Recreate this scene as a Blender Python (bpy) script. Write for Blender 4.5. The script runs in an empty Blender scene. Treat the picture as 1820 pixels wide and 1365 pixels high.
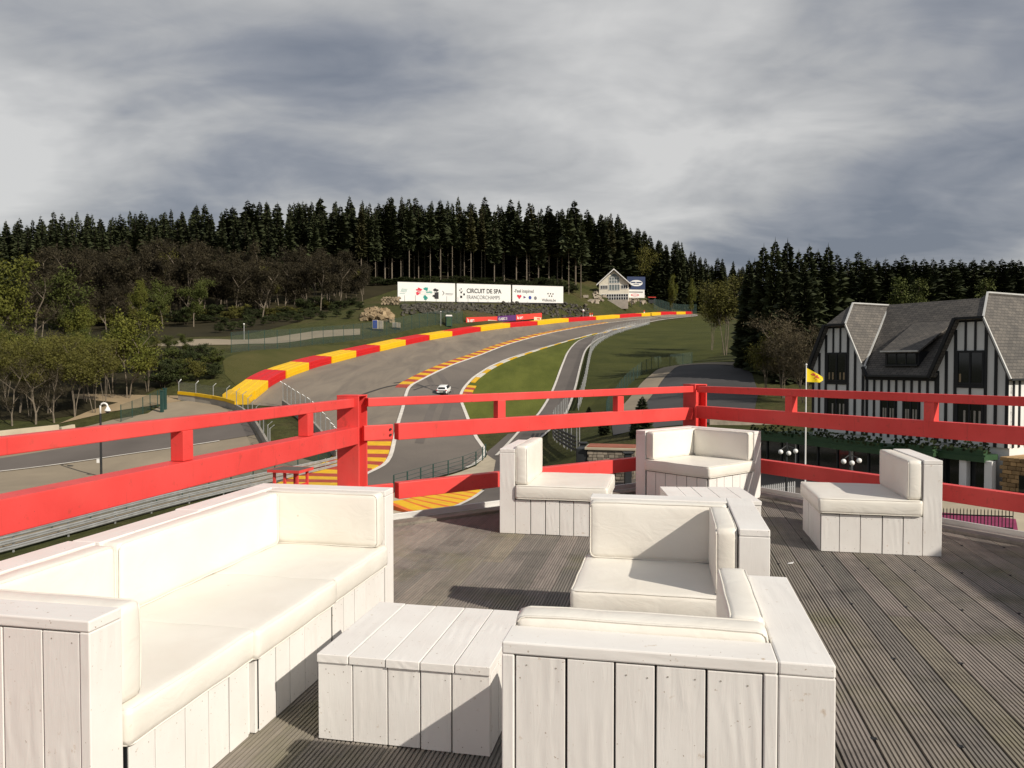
import bpy, bmesh, math, random
import numpy as np
from mathutils import Vector, Matrix, noise as mnoise

random.seed(7)
R = math.radians
scene = bpy.context.scene
COL = scene.collection

# ------------------------------------------------------------------ camera
F_PX, W_PX, H_PX, HORIZON = 1367.0, 1820.0, 1365.0, 647.0
EYE = 1.6                                   # metres above the deck boards
PITCH = math.atan((H_PX / 2 - HORIZON) / F_PX)
cam_d = bpy.data.cameras.new('camera')
cam = bpy.data.objects.new('camera', cam_d)
COL.objects.link(cam)
cam_d.sensor_width = 36.0
cam_d.lens = 36.0 * F_PX / W_PX
cam_d.clip_start = 0.05
cam_d.clip_end = 9000.0
cam.location = (0, 0, EYE)
cam.rotation_euler = (math.pi / 2 - PITCH, 0, 0)
scene.camera = cam

# ------------------------------------------------------------------ light
SUN_AZ, SUN_EL = 130.0, 33.5                # clockwise from the viewing direction
world = bpy.data.worlds.new('World')
scene.world = world
world.use_nodes = True
wn, wl = world.node_tree.nodes, world.node_tree.links
wn.clear()


def wnode(t, **kw):
    n = wn.new(t)
    for k, v in kw.items():
        setattr(n, k, v)
    return n


sky = wnode('ShaderNodeTexSky', sky_type='NISHITA', sun_disc=False)
sky.sun_elevation = R(SUN_EL)
sky.sun_rotation = R(SUN_AZ)
sky.air_density = 1.2
sky.dust_density = 1.5
tc = wnode('ShaderNodeTexCoord')
sep = wnode('ShaderNodeSeparateXYZ')
wl.new(tc.outputs['Generated'], sep.inputs[0])


def wmath(op, a, b=None, c=None):
    n = wnode('ShaderNodeMath', operation=op)
    for i, v in enumerate((a, b, c)):
        if v is None:
            continue
        if isinstance(v, (int, float)):
            n.inputs[i].default_value = v
        else:
            wl.new(v, n.inputs[i])
    return n.outputs[0]


zz = wmath('ADD', wmath('MAXIMUM', sep.outputs[2], 0.0), 0.24)   # a cloud deck overhead, seen in perspective
cx = wmath('DIVIDE', sep.outputs[0], zz)
cy = wmath('DIVIDE', sep.outputs[1], zz)
cmb = wnode('ShaderNodeCombineXYZ')
wl.new(cx, cmb.inputs[0])
wl.new(cy, cmb.inputs[1])


def wnoise(scale, detail, rough, off, dist=0.0, sc=(1, 1, 1)):
    m = wnode('ShaderNodeMapping')
    m.inputs['Location'].default_value = off
    m.inputs['Scale'].default_value = sc
    wl.new(cmb.outputs[0], m.inputs[0])
    n = wnode('ShaderNodeTexNoise')
    n.inputs['Scale'].default_value = scale
    n.inputs['Detail'].default_value = detail
    n.inputs['Roughness'].default_value = rough
    n.inputs['Distortion'].default_value = dist
    wl.new(m.outputs[0], n.inputs[0])
    return n.outputs[0]


big = wnoise(0.62, 2.0, 0.45, (20.5, 9.1, 0.0), 0.6)
mid = wnoise(1.9, 4.0, 0.55, (8.2, 4.4, 1.0), 0.5, (0.95, 1.1, 1))
fine = wnoise(6.5, 5.0, 0.6, (1.2, 9.4, 2.0), 0.6, (0.75, 1.2, 1))
dens = wmath('ADD', wmath('MULTIPLY', big, 0.66), wmath('ADD', wmath('MULTIPLY', mid, 0.40), wmath('MULTIPLY', fine, 0.10)))
ramp = wnode('ShaderNodeValToRGB')
e = ramp.color_ramp.elements
e[0].position, e[0].color = 0.46, (0.19, 0.213, 0.262, 1)
e[1].position, e[1].color = 0.71, (0.66, 0.655, 0.645, 1)
k = e.new(0.53); k.color = (0.285, 0.302, 0.342, 1)
k = e.new(0.60); k.color = (0.44, 0.445, 0.455, 1)
wl.new(dens, ramp.inputs[0])
SKY_STRENGTH = 0.10
gain = wnode('ShaderNodeVectorMath', operation='SCALE')
gain.inputs['Scale'].default_value = 1.0 / SKY_STRENGTH
wl.new(ramp.outputs[0], gain.inputs[0])
mixs = wnode('ShaderNodeMix', data_type='RGBA')
mixs.inputs[0].default_value = 0.93           # nearly closed cloud cover
wl.new(sky.outputs[0], mixs.inputs[6])
wl.new(gain.outputs[0], mixs.inputs[7])
bg = wnode('ShaderNodeBackground')
bg.inputs[1].default_value = SKY_STRENGTH
wl.new(mixs.outputs[2], bg.inputs[0])
wo = wnode('ShaderNodeOutputWorld')
wl.new(bg.outputs[0], wo.inputs[0])

sun_d = bpy.data.lights.new('sun', 'SUN')
sun_d.energy = 4.75
sun_d.angle = R(0.6)
sun_d.color = (1.0, 0.915, 0.79)
sun = bpy.data.objects.new('sun', sun_d)
COL.objects.link(sun)
to_sun = Vector((math.sin(R(SUN_AZ)) * math.cos(R(SUN_EL)), math.cos(R(SUN_AZ)) * math.cos(R(SUN_EL)), math.sin(R(SUN_EL))))
sun.rotation_euler = to_sun.to_track_quat('Z', 'Y').to_euler()
sun.location = to_sun * 60

vs = scene.view_settings
vs.view_transform = 'Standard'
vs.look = 'None'
vs.exposure = 0.0
vs.gamma = 1.0
vs.use_curve_mapping = False

# ------------------------------------------------------------------ places
def ray(px, py):
    a, b = (px - W_PX / 2) / F_PX, (H_PX / 2 - py) / F_PX
    return Vector((a, math.cos(PITCH) + b * math.sin(PITCH), -math.sin(PITCH) + b * math.cos(PITCH)))


def P(px, py, d):                            # world point seen at a photo position, d metres ahead
    r = ray(px, py)
    return Vector((0, 0, EYE)) + r * (d / r.y)


def PZ(px, py, z):                           # same, on a level at height z
    r = ray(px, py)
    return Vector((0, 0, EYE)) + r * ((z - EYE) / r.z)


TH = R(11.5)                                 # the terrace grid is turned from the viewing direction


def L2W(x, y, z=0.0):
    return Vector((x * math.cos(TH) + y * math.sin(TH), -x * math.sin(TH) + y * math.cos(TH), z))


# ------------------------------------------------------------------ materials
MATS = {}


class NT:
    def __init__(self, name):
        self.m = bpy.data.materials.new(name)
        self.m.use_nodes = True
        self.n, self.l = self.m.node_tree.nodes, self.m.node_tree.links
        self.b = self.n['Principled BSDF']
        MATS[name] = self.m

    def add(self, t, **kw):
        n = self.n.new(t)
        for k, v in kw.items():
            setattr(n, k, v)
        return n

    def link(self, a, b):
        self.l.new(a, b)

    def coord(self, kind='Object', scale=(1, 1, 1), rand=True):
        t = self.add('ShaderNodeTexCoord')
        out = t.outputs[kind]
        m = self.add('ShaderNodeMapping')
        m.inputs['Scale'].default_value = scale
        if rand:
            oi = self.add('ShaderNodeObjectInfo')
            mu = self.add('ShaderNodeMath', operation='MULTIPLY')
            mu.inputs[1].default_value = 37.0
            self.link(oi.outputs['Random'], mu.inputs[0])
            va = self.add('ShaderNodeVectorMath', operation='ADD')
            self.link(out, va.inputs[0])
            self.link(mu.outputs[0], va.inputs[1])
            out = va.outputs[0]
        self.link(out, m.inputs[0])
        return m.outputs[0]

    def noise(self, vec, scale, detail=3.0, rough=0.55, dist=0.0):
        n = self.add('ShaderNodeTexNoise')
        n.inputs['Scale'].default_value = scale
        n.inputs['Detail'].default_value = detail
        n.inputs['Roughness'].default_value = rough
        n.inputs['Distortion'].default_value = dist
        self.link(vec, n.inputs['Vector'])
        return n.outputs[0]

    def ramp(self, fac, stops):
        r = self.add('ShaderNodeValToRGB')
        el = r.color_ramp.elements
        while len(el) < len(stops):
            el.new(0.5)
        for q, (p, c) in zip(el, stops):
            q.position = p
            q.color = (*c, 1) if len(c) == 3 else c
        self.link(fac, r.inputs[0])
        return r.outputs[0]

    def mix(self, fac, a, b, mode='MIX'):
        m = self.add('ShaderNodeMix', data_type='RGBA', blend_type=mode)
        for i, v in ((0, fac), (6, a), (7, b)):
            if isinstance(v, (int, float)):
                m.inputs[i].default_value = v
            elif isinstance(v, tuple):
                m.inputs[i].default_value = (*v, 1)
            else:
                self.link(v, m.inputs[i])
        return m.outputs[2]

    def bump(self, h, strength, dist=0.01):
        b = self.add('ShaderNodeBump')
        b.inputs['Strength'].default_value = strength
        b.inputs['Distance'].default_value = dist
        self.link(h, b.inputs['Height'])
        self.link(b.outputs[0], self.b.inputs['Normal'])

    def done(self, col, rough=0.6, metal=0.0, spec=0.5):
        if isinstance(col, tuple):
            self.b.inputs['Base Color'].default_value = (*col, 1)
        else:
            self.link(col, self.b.inputs['Base Color'])
        self.b.inputs['Roughness'].default_value = rough
        self.b.inputs['Metallic'].default_value = metal
        self.b.inputs['Specular IOR Level'].default_value = spec
        return self.m


def cmul(c, k):
    return tuple(min(1.0, v * k) for v in c)


def simple(name, c, rough=0.6, var=0.12, scale=3.0, metal=0.0, spec=0.4, rand=0.0, bump=0.0, bscale=30.0, detail=4.0):
    t = NT(name)
    v = t.coord(rand=True)
    col = t.ramp(t.noise(v, scale, detail), [(0.3, cmul(c, 1 - var)), (0.7, cmul(c, 1 + var))])
    if rand:
        oi = t.add('ShaderNodeObjectInfo')
        sh = t.ramp(oi.outputs['Random'], [(0.0, (1 - rand,) * 3), (1.0, (1.0, 1.0, 1.0))])
        col = t.mix(1.0, col, sh, 'MULTIPLY')
    if bump:
        t.bump(t.noise(v, bscale, 4.0), bump)
    return t.done(col, rough, metal, spec)


def paint_wood(name, stretch):
    t = NT(name)
    v = t.coord(scale=stretch)
    g = t.noise(v, 9.0, 5.0, 0.6, 1.2)
    v2 = t.coord()
    patch = t.noise(v2, 3.0, 4.0)
    col = t.ramp(patch, [(0.3, (0.745, 0.72, 0.69)), (0.7, (0.82, 0.805, 0.78))])
    worn = t.ramp(t.noise(v2, 22.0, 4.0, 0.65), [(0.66, (0, 0, 0)), (0.78, (0.9, 0.9, 0.9))])
    col = t.mix(worn, col, (0.50, 0.39, 0.28))
    # smaller dents and paint chips
    chip = t.ramp(t.noise(v2, 75.0, 2.0, 0.5), [(0.72, (0, 0, 0)), (0.76, (1, 1, 1))])
    col = t.mix(chip, col, (0.44, 0.38, 0.32))
    wv_ = t.add('ShaderNodeTexWave', wave_type='RINGS', rings_direction='SPHERICAL')
    wv_.inputs['Scale'].default_value = 5.0
    wv_.inputs['Distortion'].default_value = 7.0
    wv_.inputs['Detail'].default_value = 2.0
    wv_.inputs['Detail Scale'].default_value = 0.8
    t.link(t.coord(scale=tuple(min(1.0, 0.55 + 0.09 * q) * q ** 0.35 for q in stretch)), wv_.inputs['Vector'])
    mask = t.ramp(t.noise(v2, 4.0, 2.0), [(0.50, (0, 0, 0)), (0.64, (1, 1, 1))])
    ridges = t.mix(1.0, wv_.outputs[0], mask, 'MULTIPLY')
    h = t.mix(0.25, g, patch)
    h = t.mix(0.42, h, ridges)
    t.bump(h, 0.34, 0.006)
    return t.done(col, 0.5, 0.0, 0.35)


paint_wood('white_upright', (5.0, 5.0, 0.55))
paint_wood('white_along_x', (0.55, 5.0, 5.0))
paint_wood('white_along_y', (5.0, 0.55, 5.0))

t = NT('vinyl')
v = t.coord()
col = t.ramp(t.noise(v, 2.2, 3.0), [(0.3, (0.74, 0.705, 0.635)), (0.7, (0.80, 0.775, 0.715))])
spot = t.ramp(t.noise(v, 18.0, 3.0, 0.6), [(0.72, (0, 0, 0)), (0.80, (1, 1, 1))])
col = t.mix(spot, col, (0.62, 0.56, 0.48))
wr = t.noise(t.coord(scale=(1, 1, 1.6)), 4.5, 5.0, 0.55, 1.4)
t.bump(wr, 0.26, 0.02)
t.done(col, 0.42, 0.0, 0.4)

t = NT('red_paint')
v = t.coord()
col = t.ramp(t.noise(v, 2.0, 5.0, 0.6), [(0.3, (0.64, 0.052, 0.046)), (0.7, (0.76, 0.074, 0.068))])
dirt = t.ramp(t.noise(v, 11.0, 5.0, 0.65), [(0.60, (0, 0, 0)), (0.78, (1, 1, 1))])
col = t.mix(dirt, col, (0.42, 0.06, 0.045))
fade = t.ramp(t.noise(v, 0.9, 4.0, 0.6), [(0.5, (0, 0, 0)), (0.75, (0.5, 0.5, 0.5))])
col = t.mix(fade, col, (0.72, 0.115, 0.095))
flake = t.ramp(t.noise(v, 48.0, 3.0, 0.6), [(0.71, (0, 0, 0)), (0.75, (1, 1, 1))])
col = t.mix(flake, col, (0.16, 0.045, 0.035))
streak = t.ramp(t.noise(t.coord(scale=(9, 9, 0.7)), 2.5, 4.0, 0.65), [(0.60, (0, 0, 0)), (0.76, (0.45, 0.45, 0.45))])
col = t.mix(streak, col, (0.36, 0.05, 0.04))
t.bump(t.noise(v, 60.0, 2.0), 0.12, 0.004)
t.done(col, 0.45, 0.0, 0.3)

t = NT('deck_board')
v = t.coord(scale=(6.0, 0.5, 6.0))
oi = t.add('ShaderNodeObjectInfo')
tone = t.ramp(oi.outputs['Random'], [(0.0, (0.18, 0.168, 0.152)), (0.3, (0.235, 0.213, 0.194)), (0.55, (0.285, 0.25, 0.228)), (0.8, (0.222, 0.203, 0.170)), (1.0, (0.33, 0.29, 0.23))])
gr = t.ramp(t.noise(v, 5.0, 5.0, 0.65), [(0.25, (0.72, 0.72, 0.72)), (0.75, (1.22, 1.2, 1.16))])
col = t.mix(1.0, tone, gr, 'MULTIPLY')
v2 = t.coord(rand=False)
moss = t.ramp(t.noise(v2, 1.1, 5.0, 0.6), [(0.52, (0, 0, 0)), (0.72, (0.75, 0.75, 0.75))])
col = t.mix(moss, col, (0.17, 0.165, 0.085))
stain = t.ramp(t.noise(v2, 2.3, 5.0, 0.7), [(0.28, (0.62, 0.62, 0.64)), (0.5, (1, 1, 1))])
col = t.mix(1.0, col, stain, 'MULTIPLY')
t.bump(t.noise(t.coord(scale=(20, 2, 20)), 6.0, 4.0), 0.3, 0.003)
t.done(col, 0.78, 0.0, 0.3)

t = NT('asphalt_track')
v = t.coord(rand=False)
col = t.ramp(t.noise(v, 0.05, 6.0, 0.6, 0.5), [(0.3, (0.115, 0.100, 0.088)), (0.7, (0.195, 0.166, 0.140))])
fine_ = t.ramp(t.noise(v, 9.0, 3.0), [(0.3, (0.9, 0.9, 0.9)), (0.7, (1.08, 1.08, 1.08))])
t.done(t.mix(1.0, col, fine_, 'MULTIPLY'), 0.8, 0, 0.35)

t = NT('asphalt_runoff')
v = t.coord(rand=False, scale=(1.6, 0.35, 1))
col = t.ramp(t.noise(v, 0.16, 6.0, 0.65, 0.8), [(0.28, (0.155, 0.132, 0.110)), (0.72, (0.265, 0.222, 0.172))])
t.done(col, 0.85, 0, 0.3)

t = NT('pale_pavement')
v = t.coord(rand=False)
col = t.ramp(t.noise(v, 0.12, 6.0, 0.65, 0.5), [(0.28, (0.225, 0.188, 0.138)), (0.72, (0.33, 0.272, 0.195))])
t.done(col, 0.88, 0, 0.3)
simple('dark_asphalt', (0.052, 0.050, 0.050), 0.85, 0.25, 0.15)
simple('mid_asphalt', (0.125, 0.108, 0.096), 0.85, 0.2, 0.12)
simple('sandy_ground', (0.30, 0.225, 0.135), 0.9, 0.25, 0.2)

t = NT('hillside')
v = t.coord(rand=False)
n1 = t.noise(v, 0.045, 6.0, 0.6, 0.3)
gcol = t.ramp(n1, [(0.30, (0.034, 0.040, 0.012)), (0.5, (0.056, 0.060, 0.018)), (0.62, (0.074, 0.066, 0.026)), (0.74, (0.078, 0.056, 0.030))])
n2 = t.ramp(t.noise(v, 1.1, 5.0, 0.7), [(0.3, (0.62, 0.62, 0.62)), (0.7, (1.3, 1.3, 1.3))])
gcol = t.mix(1.0, gcol, n2, 'MULTIPLY')
t.bump(t.noise(v, 2.2, 5.0, 0.7), 0.8, 0.25)
t.done(gcol, 0.95, 0, 0.15)

t = NT('mown_grass')
v = t.coord(rand=False, scale=(1, 0.25, 1))
gcol = t.ramp(t.noise(v, 0.25, 6.0, 0.65), [(0.3, (0.074, 0.090, 0.014)), (0.7, (0.138, 0.152, 0.028))])
t.bump(t.noise(v, 5.0, 4.0, 0.7), 0.5, 0.1)
t.done(gcol, 0.95, 0, 0.15)

t = NT('leaf_litter')
v = t.coord(rand=False)
gcol = t.ramp(t.noise(v, 0.08, 6.0, 0.65), [(0.3, (0.022, 0.020, 0.010)), (0.6, (0.040, 0.034, 0.018)), (0.8, (0.032, 0.036, 0.013))])
t.done(gcol, 0.95, 0, 0.1)

t = NT('shaded_rough_grass')  # rough olive grass, its colour also darkened for partial tree shade
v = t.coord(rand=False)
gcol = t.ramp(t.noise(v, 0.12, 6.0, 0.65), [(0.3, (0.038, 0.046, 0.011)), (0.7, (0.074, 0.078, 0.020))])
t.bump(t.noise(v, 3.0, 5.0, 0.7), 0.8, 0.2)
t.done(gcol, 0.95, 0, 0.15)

t = NT('bank_grass')
v = t.coord(rand=False)
gcol = t.ramp(t.noise(v, 0.10, 6.0, 0.65), [(0.3, (0.050, 0.056, 0.014)), (0.7, (0.092, 0.082, 0.028))])
t.bump(t.noise(v, 3.0, 5.0, 0.7), 0.7, 0.15)
t.done(gcol, 0.95, 0, 0.15)

simple('line_white', (0.66, 0.62, 0.56), 0.6, 0.14, 1.2)
simple('kerb_yellow', (0.72, 0.42, 0.008), 0.55, 0.12, 1.5)
simple('kerb_red', (0.40, 0.055, 0.028), 0.55, 0.15, 1.5)
simple('kerb_orange', (0.66, 0.13, 0.018), 0.55, 0.12, 1.5)
simple('barrier_yellow', (0.78, 0.47, 0.006), 0.5, 0.06, 0.8)
simple('barrier_red', (0.58, 0.010, 0.012), 0.5, 0.06, 0.8)
simple('concrete', (0.34, 0.31, 0.27), 0.85, 0.14, 1.0)
simple('pale_concrete', (0.44, 0.38, 0.28), 0.85, 0.14, 0.7)
simple('galvanised', (0.46, 0.47, 0.47), 0.42, 0.15, 2.0, 0.55)
simple('pale_metal', (0.58, 0.58, 0.56), 0.4, 0.1, 2.0, 0.2)
simple('green_steel', (0.018, 0.055, 0.048), 0.5, 0.15, 2.0)
simple('dark_steel', (0.02, 0.022, 0.024), 0.5, 0.15, 2.0)
simple('black_timber', (0.010, 0.011, 0.013), 0.6, 0.2, 2.0)
simple('grey_render', (0.70, 0.70, 0.68), 0.85, 0.06, 0.7)
simple('cream_wall', (0.74, 0.69, 0.58), 0.8, 0.08, 1.0)
simple('white_sheet', (0.74, 0.74, 0.72), 0.5, 0.04, 1.0)
simple('black_ink', (0.015, 0.015, 0.017), 0.6, 0.05, 1.0)
simple('grey_ink', (0.16, 0.16, 0.165), 0.6, 0.05, 1.0)
simple('red_ink', (0.62, 0.03, 0.06), 0.5, 0.05, 1.0)
simple('teal_ink', (0.015, 0.27, 0.22), 0.5, 0.05, 1.0)
simple('blue_ink', (0.03, 0.06, 0.30), 0.5, 0.05, 1.0)
simple('navy', (0.018, 0.036, 0.105), 0.5, 0.06, 1.0)
simple('purple', (0.095, 0.030, 0.155), 0.5, 0.08, 1.0)
simple('banner_red', (0.66, 0.055, 0.040), 0.5, 0.08, 1.0)
simple('banner_pale', (0.70, 0.54, 0.42), 0.5, 0.08, 1.0)
simple('rubber', (0.015, 0.015, 0.015), 0.7, 0.1, 3.0)
simple('white_car_paint', (0.80, 0.81, 0.81), 0.25, 0.02, 1.0)
simple('plain_white', (0.80, 0.79, 0.77), 0.45, 0.04, 2.0)
simple('bark_pale', (0.17, 0.14, 0.105), 0.9, 0.3, 2.0)
simple('bark_dark', (0.075, 0.058, 0.042), 0.9, 0.3, 2.0)
simple('flag_yellow', (0.80, 0.60, 0.006), 0.6, 0.05, 1.0)
simple('magenta_carpet', (0.26, 0.035, 0.10), 0.8, 0.15, 3.0)
simple('sandstone', (0.44, 0.28, 0.13), 0.85, 0.25, 2.0, rand=0.55)
simple('field_stone', (0.30, 0.255, 0.20), 0.85, 0.25, 2.0, rand=0.6)
simple('rock', (0.085, 0.078, 0.062), 0.9, 0.4, 0.6, rand=0.5)
simple('cut_log', (0.42, 0.33, 0.22), 0.85, 0.2, 3.0, rand=0.5)
simple('roof_red', (0.30, 0.10, 0.06), 0.8, 0.2, 1.0)
simple('green_paint', (0.030, 0.075, 0.030), 0.55, 0.15, 2.0)

t = NT('slate')
v = t.coord(kind='UV', rand=False)
br = t.add('ShaderNodeTexBrick')
br.inputs['Scale'].default_value = 1.0
br.inputs['Brick Width'].default_value = 0.33
br.inputs['Row Height'].default_value = 0.17
br.inputs['Mortar Size'].default_value = 0.012
br.inputs['Color1'].default_value = (0.140, 0.128, 0.115, 1)
br.inputs['Color2'].default_value = (0.092, 0.086, 0.081, 1)
br.inputs['Mortar'].default_value = (0.035, 0.033, 0.032, 1)
t.link(v, br.inputs['Vector'])
wv = t.ramp(t.noise(t.coord(rand=False), 0.9, 5.0, 0.6), [(0.3, (0.8, 0.8, 0.8)), (0.7, (1.15, 1.13, 1.1))])
t.bump(br.outputs['Fac'], -0.6, 0.02)
t.done(t.mix(1.0, br.outputs[0], wv, 'MULTIPLY'), 0.75, 0, 0.3)

t = NT('window_glass')
t.done((0.012, 0.014, 0.016), 0.06, 0.0, 0.6)
t = NT('pale_glass')
t.done((0.16, 0.19, 0.19), 0.08, 0.0, 0.6)
t = NT('globe_white')
t.done((0.82, 0.82, 0.80), 0.3, 0.0, 0.5)

def mesh_screen(name, c, cover):
    t = NT(name)
    tr = t.add('ShaderNodeBsdfTransparent')
    mx = t.add('ShaderNodeMixShader')
    mx.inputs[0].default_value = cover
    out = t.n['Material Output']
    t.done(c, 0.6, 0.1, 0.3)
    t.link(tr.outputs[0], mx.inputs[1])
    t.link(t.b.outputs[0], mx.inputs[2])
    t.link(mx.outputs[0], out.inputs[0])
    return t.m

mesh_screen('green_mesh', (0.055, 0.09, 0.08), 0.30)
mesh_screen('grey_mesh', (0.30, 0.31, 0.31), 0.22)
mesh_screen('pale_mesh', (0.40, 0.41, 0.40), 0.40)

def leafmat(name, c1, c2, rand=0.35):
    t = NT(name)
    v = t.coord()
    col = t.ramp(t.noise(v, 0.55, 3.0, 0.6), [(0.3, c1), (0.7, c2)])
    oi = t.add('ShaderNodeObjectInfo')
    sh = t.ramp(oi.outputs['Random'], [(0.0, (1 - rand,) * 3), (1.0, (1.0, 1.0, 1.0))])
    col = t.mix(1.0, col, sh, 'MULTIPLY')
    t.done(col, 0.75, 0.0, 0.2)
    return t.m

leafmat('spruce_needles', (0.026, 0.036, 0.016), (0.066, 0.076, 0.031), 0.45)
leafmat('spruce_light', (0.045, 0.048, 0.018), (0.090, 0.086, 0.034), 0.35)
leafmat('leaf_fresh', (0.080, 0.094, 0.014), (0.148, 0.150, 0.026), 0.3)
leafmat('leaf_mid', (0.046, 0.062, 0.013), (0.090, 0.102, 0.022), 0.3)
leafmat('leaf_olive', (0.074, 0.074, 0.015), (0.140, 0.132, 0.028), 0.3)
leafmat('twig_tan', (0.075, 0.060, 0.036), (0.135, 0.110, 0.062), 0.3)
leafmat('twig_brown', (0.024, 0.020, 0.011), (0.054, 0.044, 0.022), 0.35)
leafmat('leaf_dark', (0.022, 0.032, 0.010), (0.050, 0.062, 0.018), 0.3)

# ------------------------------------------------------------------ mesh builders
class MB:
    def __init__(self):
        self.v, self.f, self.mi, self.uv = [], [], [], {}

    def face(self, pts, mi=0):
        i = len(self.v)
        self.v += [tuple(p) for p in pts]
        self.f.append(tuple(range(i, i + len(pts))))
        self.mi.append(mi)

    def box(self, lo, hi, mi=0, M=None):
        x0, y0, z0 = lo
        x1, y1, z1 = hi
        p = [Vector(q) for q in ((x0, y0, z0), (x1, y0, z0), (x1, y1, z0), (x0, y1, z0), (x0, y0, z1), (x1, y0, z1), (x1, y1, z1), (x0, y1, z1))]
        if M is not None:
            p = [M @ q for q in p]
        self.hexa(p, mi)

    def hexa(self, p, mi=0):
        i = len(self.v)
        self.v += [tuple(q) for q in p]
        for f in ((0, 3, 2, 1), (4, 5, 6, 7), (0, 1, 5, 4), (1, 2, 6, 5), (2, 3, 7, 6), (3, 0, 4, 7)):
            self.f.append(tuple(i + k for k in f))
            self.mi.append(mi)

    def beam(self, a, b, w, h, up=(0, 0, 1), mi=0):           # box from a to b, w across, h along 'up'
        a, b = Vector(a), Vector(b)
        d = (b - a).normalized()
        s = d.cross(Vector(up))
        if s.length < 1e-6:
            s = d.cross(Vector((1, 0, 0)))
        s.normalize()
        u = s.cross(d)
        s, u = s * w / 2, u * h / 2
        self.hexa([a - s - u, a + s - u, b + s - u, b - s - u, a - s + u, a + s + u, b + s + u, b - s + u], mi)

    def tube(self, pts, rad, n=6, mi=0, cap=True):
        pts = [Vector(p) for p in pts]
        rad = rad if isinstance(rad, (list, tuple)) else [rad] * len(pts)
        base = len(self.v)
        for i, p in enumerate(pts):
            d = (pts[min(i + 1, len(pts) - 1)] - pts[max(i - 1, 0)])
            d = d.normalized() if d.length > 1e-9 else Vector((0, 0, 1))
            s = d.cross(Vector((0.13, 0.31, 0.94)) if abs(d.z) < 0.9 else Vector((1, 0.1, 0))).normalized()
            u = s.cross(d)
            for k in range(n):
                a = 2 * math.pi * k / n
                self.v.append(tuple(p + (s * math.cos(a) + u * math.sin(a)) * rad[i]))
        for i in range(len(pts) - 1):
            for k in range(n):
                k2 = (k + 1) % n
                self.f.append((base + i * n + k, base + i * n + k2, base + (i + 1) * n + k2, base + (i + 1) * n + k))
                self.mi.append(mi)
        if cap:
            self.f.append(tuple(base + k for k in reversed(range(n))))
            self.f.append(tuple(base + (len(pts) - 1) * n + k for k in range(n)))
            self.mi += [mi, mi]

    def prism(self, poly, vec, mi=0):
        vec = Vector(vec)
        a = [Vector(p) for p in poly]
        b = [p + vec for p in a]
        self.face(list(reversed(a)), mi)
        self.face(b, mi)
        for i in range(len(a)):
            j = (i + 1) % len(a)
            self.face([a[i], a[j], b[j], b[i]], mi)

    def ball(self, c, r, n=10, m=6, mi=0, sq=(1, 1, 1)):
        c = Vector(c)
        base = len(self.v)
        for i in range(m + 1):
            t = math.pi * i / m
            for k in range(n):
                a = 2 * math.pi * k / n
                self.v.append((c.x + r * sq[0] * math.sin(t) * math.cos(a), c.y + r * sq[1] * math.sin(t) * math.sin(a), c.z + r * sq[2] * math.cos(t)))
        for i in range(m):
            for k in range(n):
                k2 = (k + 1) % n
                self.f.append((base + i * n + k, base + (i + 1) * n + k, base + (i + 1) * n + k2, base + i * n + k2))
                self.mi.append(mi)

    def mesh(self, name, mats, smooth=False):
        me = bpy.data.meshes.new(name)
        me.from_pydata(self.v, [], self.f)
        for m in (mats if isinstance(mats, (list, tuple)) else [mats]):
            me.materials.append(MATS[m])
        me.polygons.foreach_set('material_index', self.mi)
        if smooth:
            me.polygons.foreach_set('use_smooth', [True] * len(self.f))
        me.update()
        return me

    def build(self, name, mats, parent=None, smooth=False, bevel=0.0, seg=2):
        o = bpy.data.objects.new(name, self.mesh(name, mats, smooth))
        COL.objects.link(o)
        if parent is not None:
            o.parent = parent
        if bevel:
            md = o.modifiers.new('bevel', 'BEVEL')
            md.width, md.segments, md.limit_method = bevel, seg, 'ANGLE'
        return o


def inst(name, me, parent=None, M=None):
    o = bpy.data.objects.new(name, me)
    COL.objects.link(o)
    if parent is not None:
        o.parent = parent
    if M is not None:
        o.matrix_local = M
    return o


def tag(o, label=None, cat=None, group=None, kind=None):
    for k, v in (('label', label), ('category', cat), ('group', group), ('kind', kind)):
        if v:
            o[k] = v
    return o


def empty(name, loc=(0, 0, 0), rz=0.0):
    o = bpy.data.objects.new(name, None)
    o.empty_display_size = 0.3
    COL.objects.link(o)
    o.location = loc
    o.rotation_euler = (0, 0, rz)
    return o


def copy_tree(o, parent=None):
    c = o.copy()
    COL.objects.link(c)
    if parent is not None:
        c.parent = parent
    for ch in list(o.children):
        copy_tree(ch, c)
    return c


def spline(pts, step=2.0):                    # Catmull-Rom through points, about `step` metres apart
    pts = [Vector(p) for p in pts]
    out = []
    for i in range(len(pts) - 1):
        p0, p1, p2, p3 = pts[max(i - 1, 0)], pts[i], pts[i + 1], pts[min(i + 2, len(pts) - 1)]
        n = max(1, int(round((p2 - p1).length / step)))
        for k in range(n):
            t = k / n
            out.append(0.5 * ((2 * p1) + (p2 - p0) * t + (2 * p0 - 5 * p1 + 4 * p2 - p3) * t * t + (3 * p1 - p0 - 3 * p2 + p3) * t ** 3))
    out.append(pts[-1])
    return out


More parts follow.
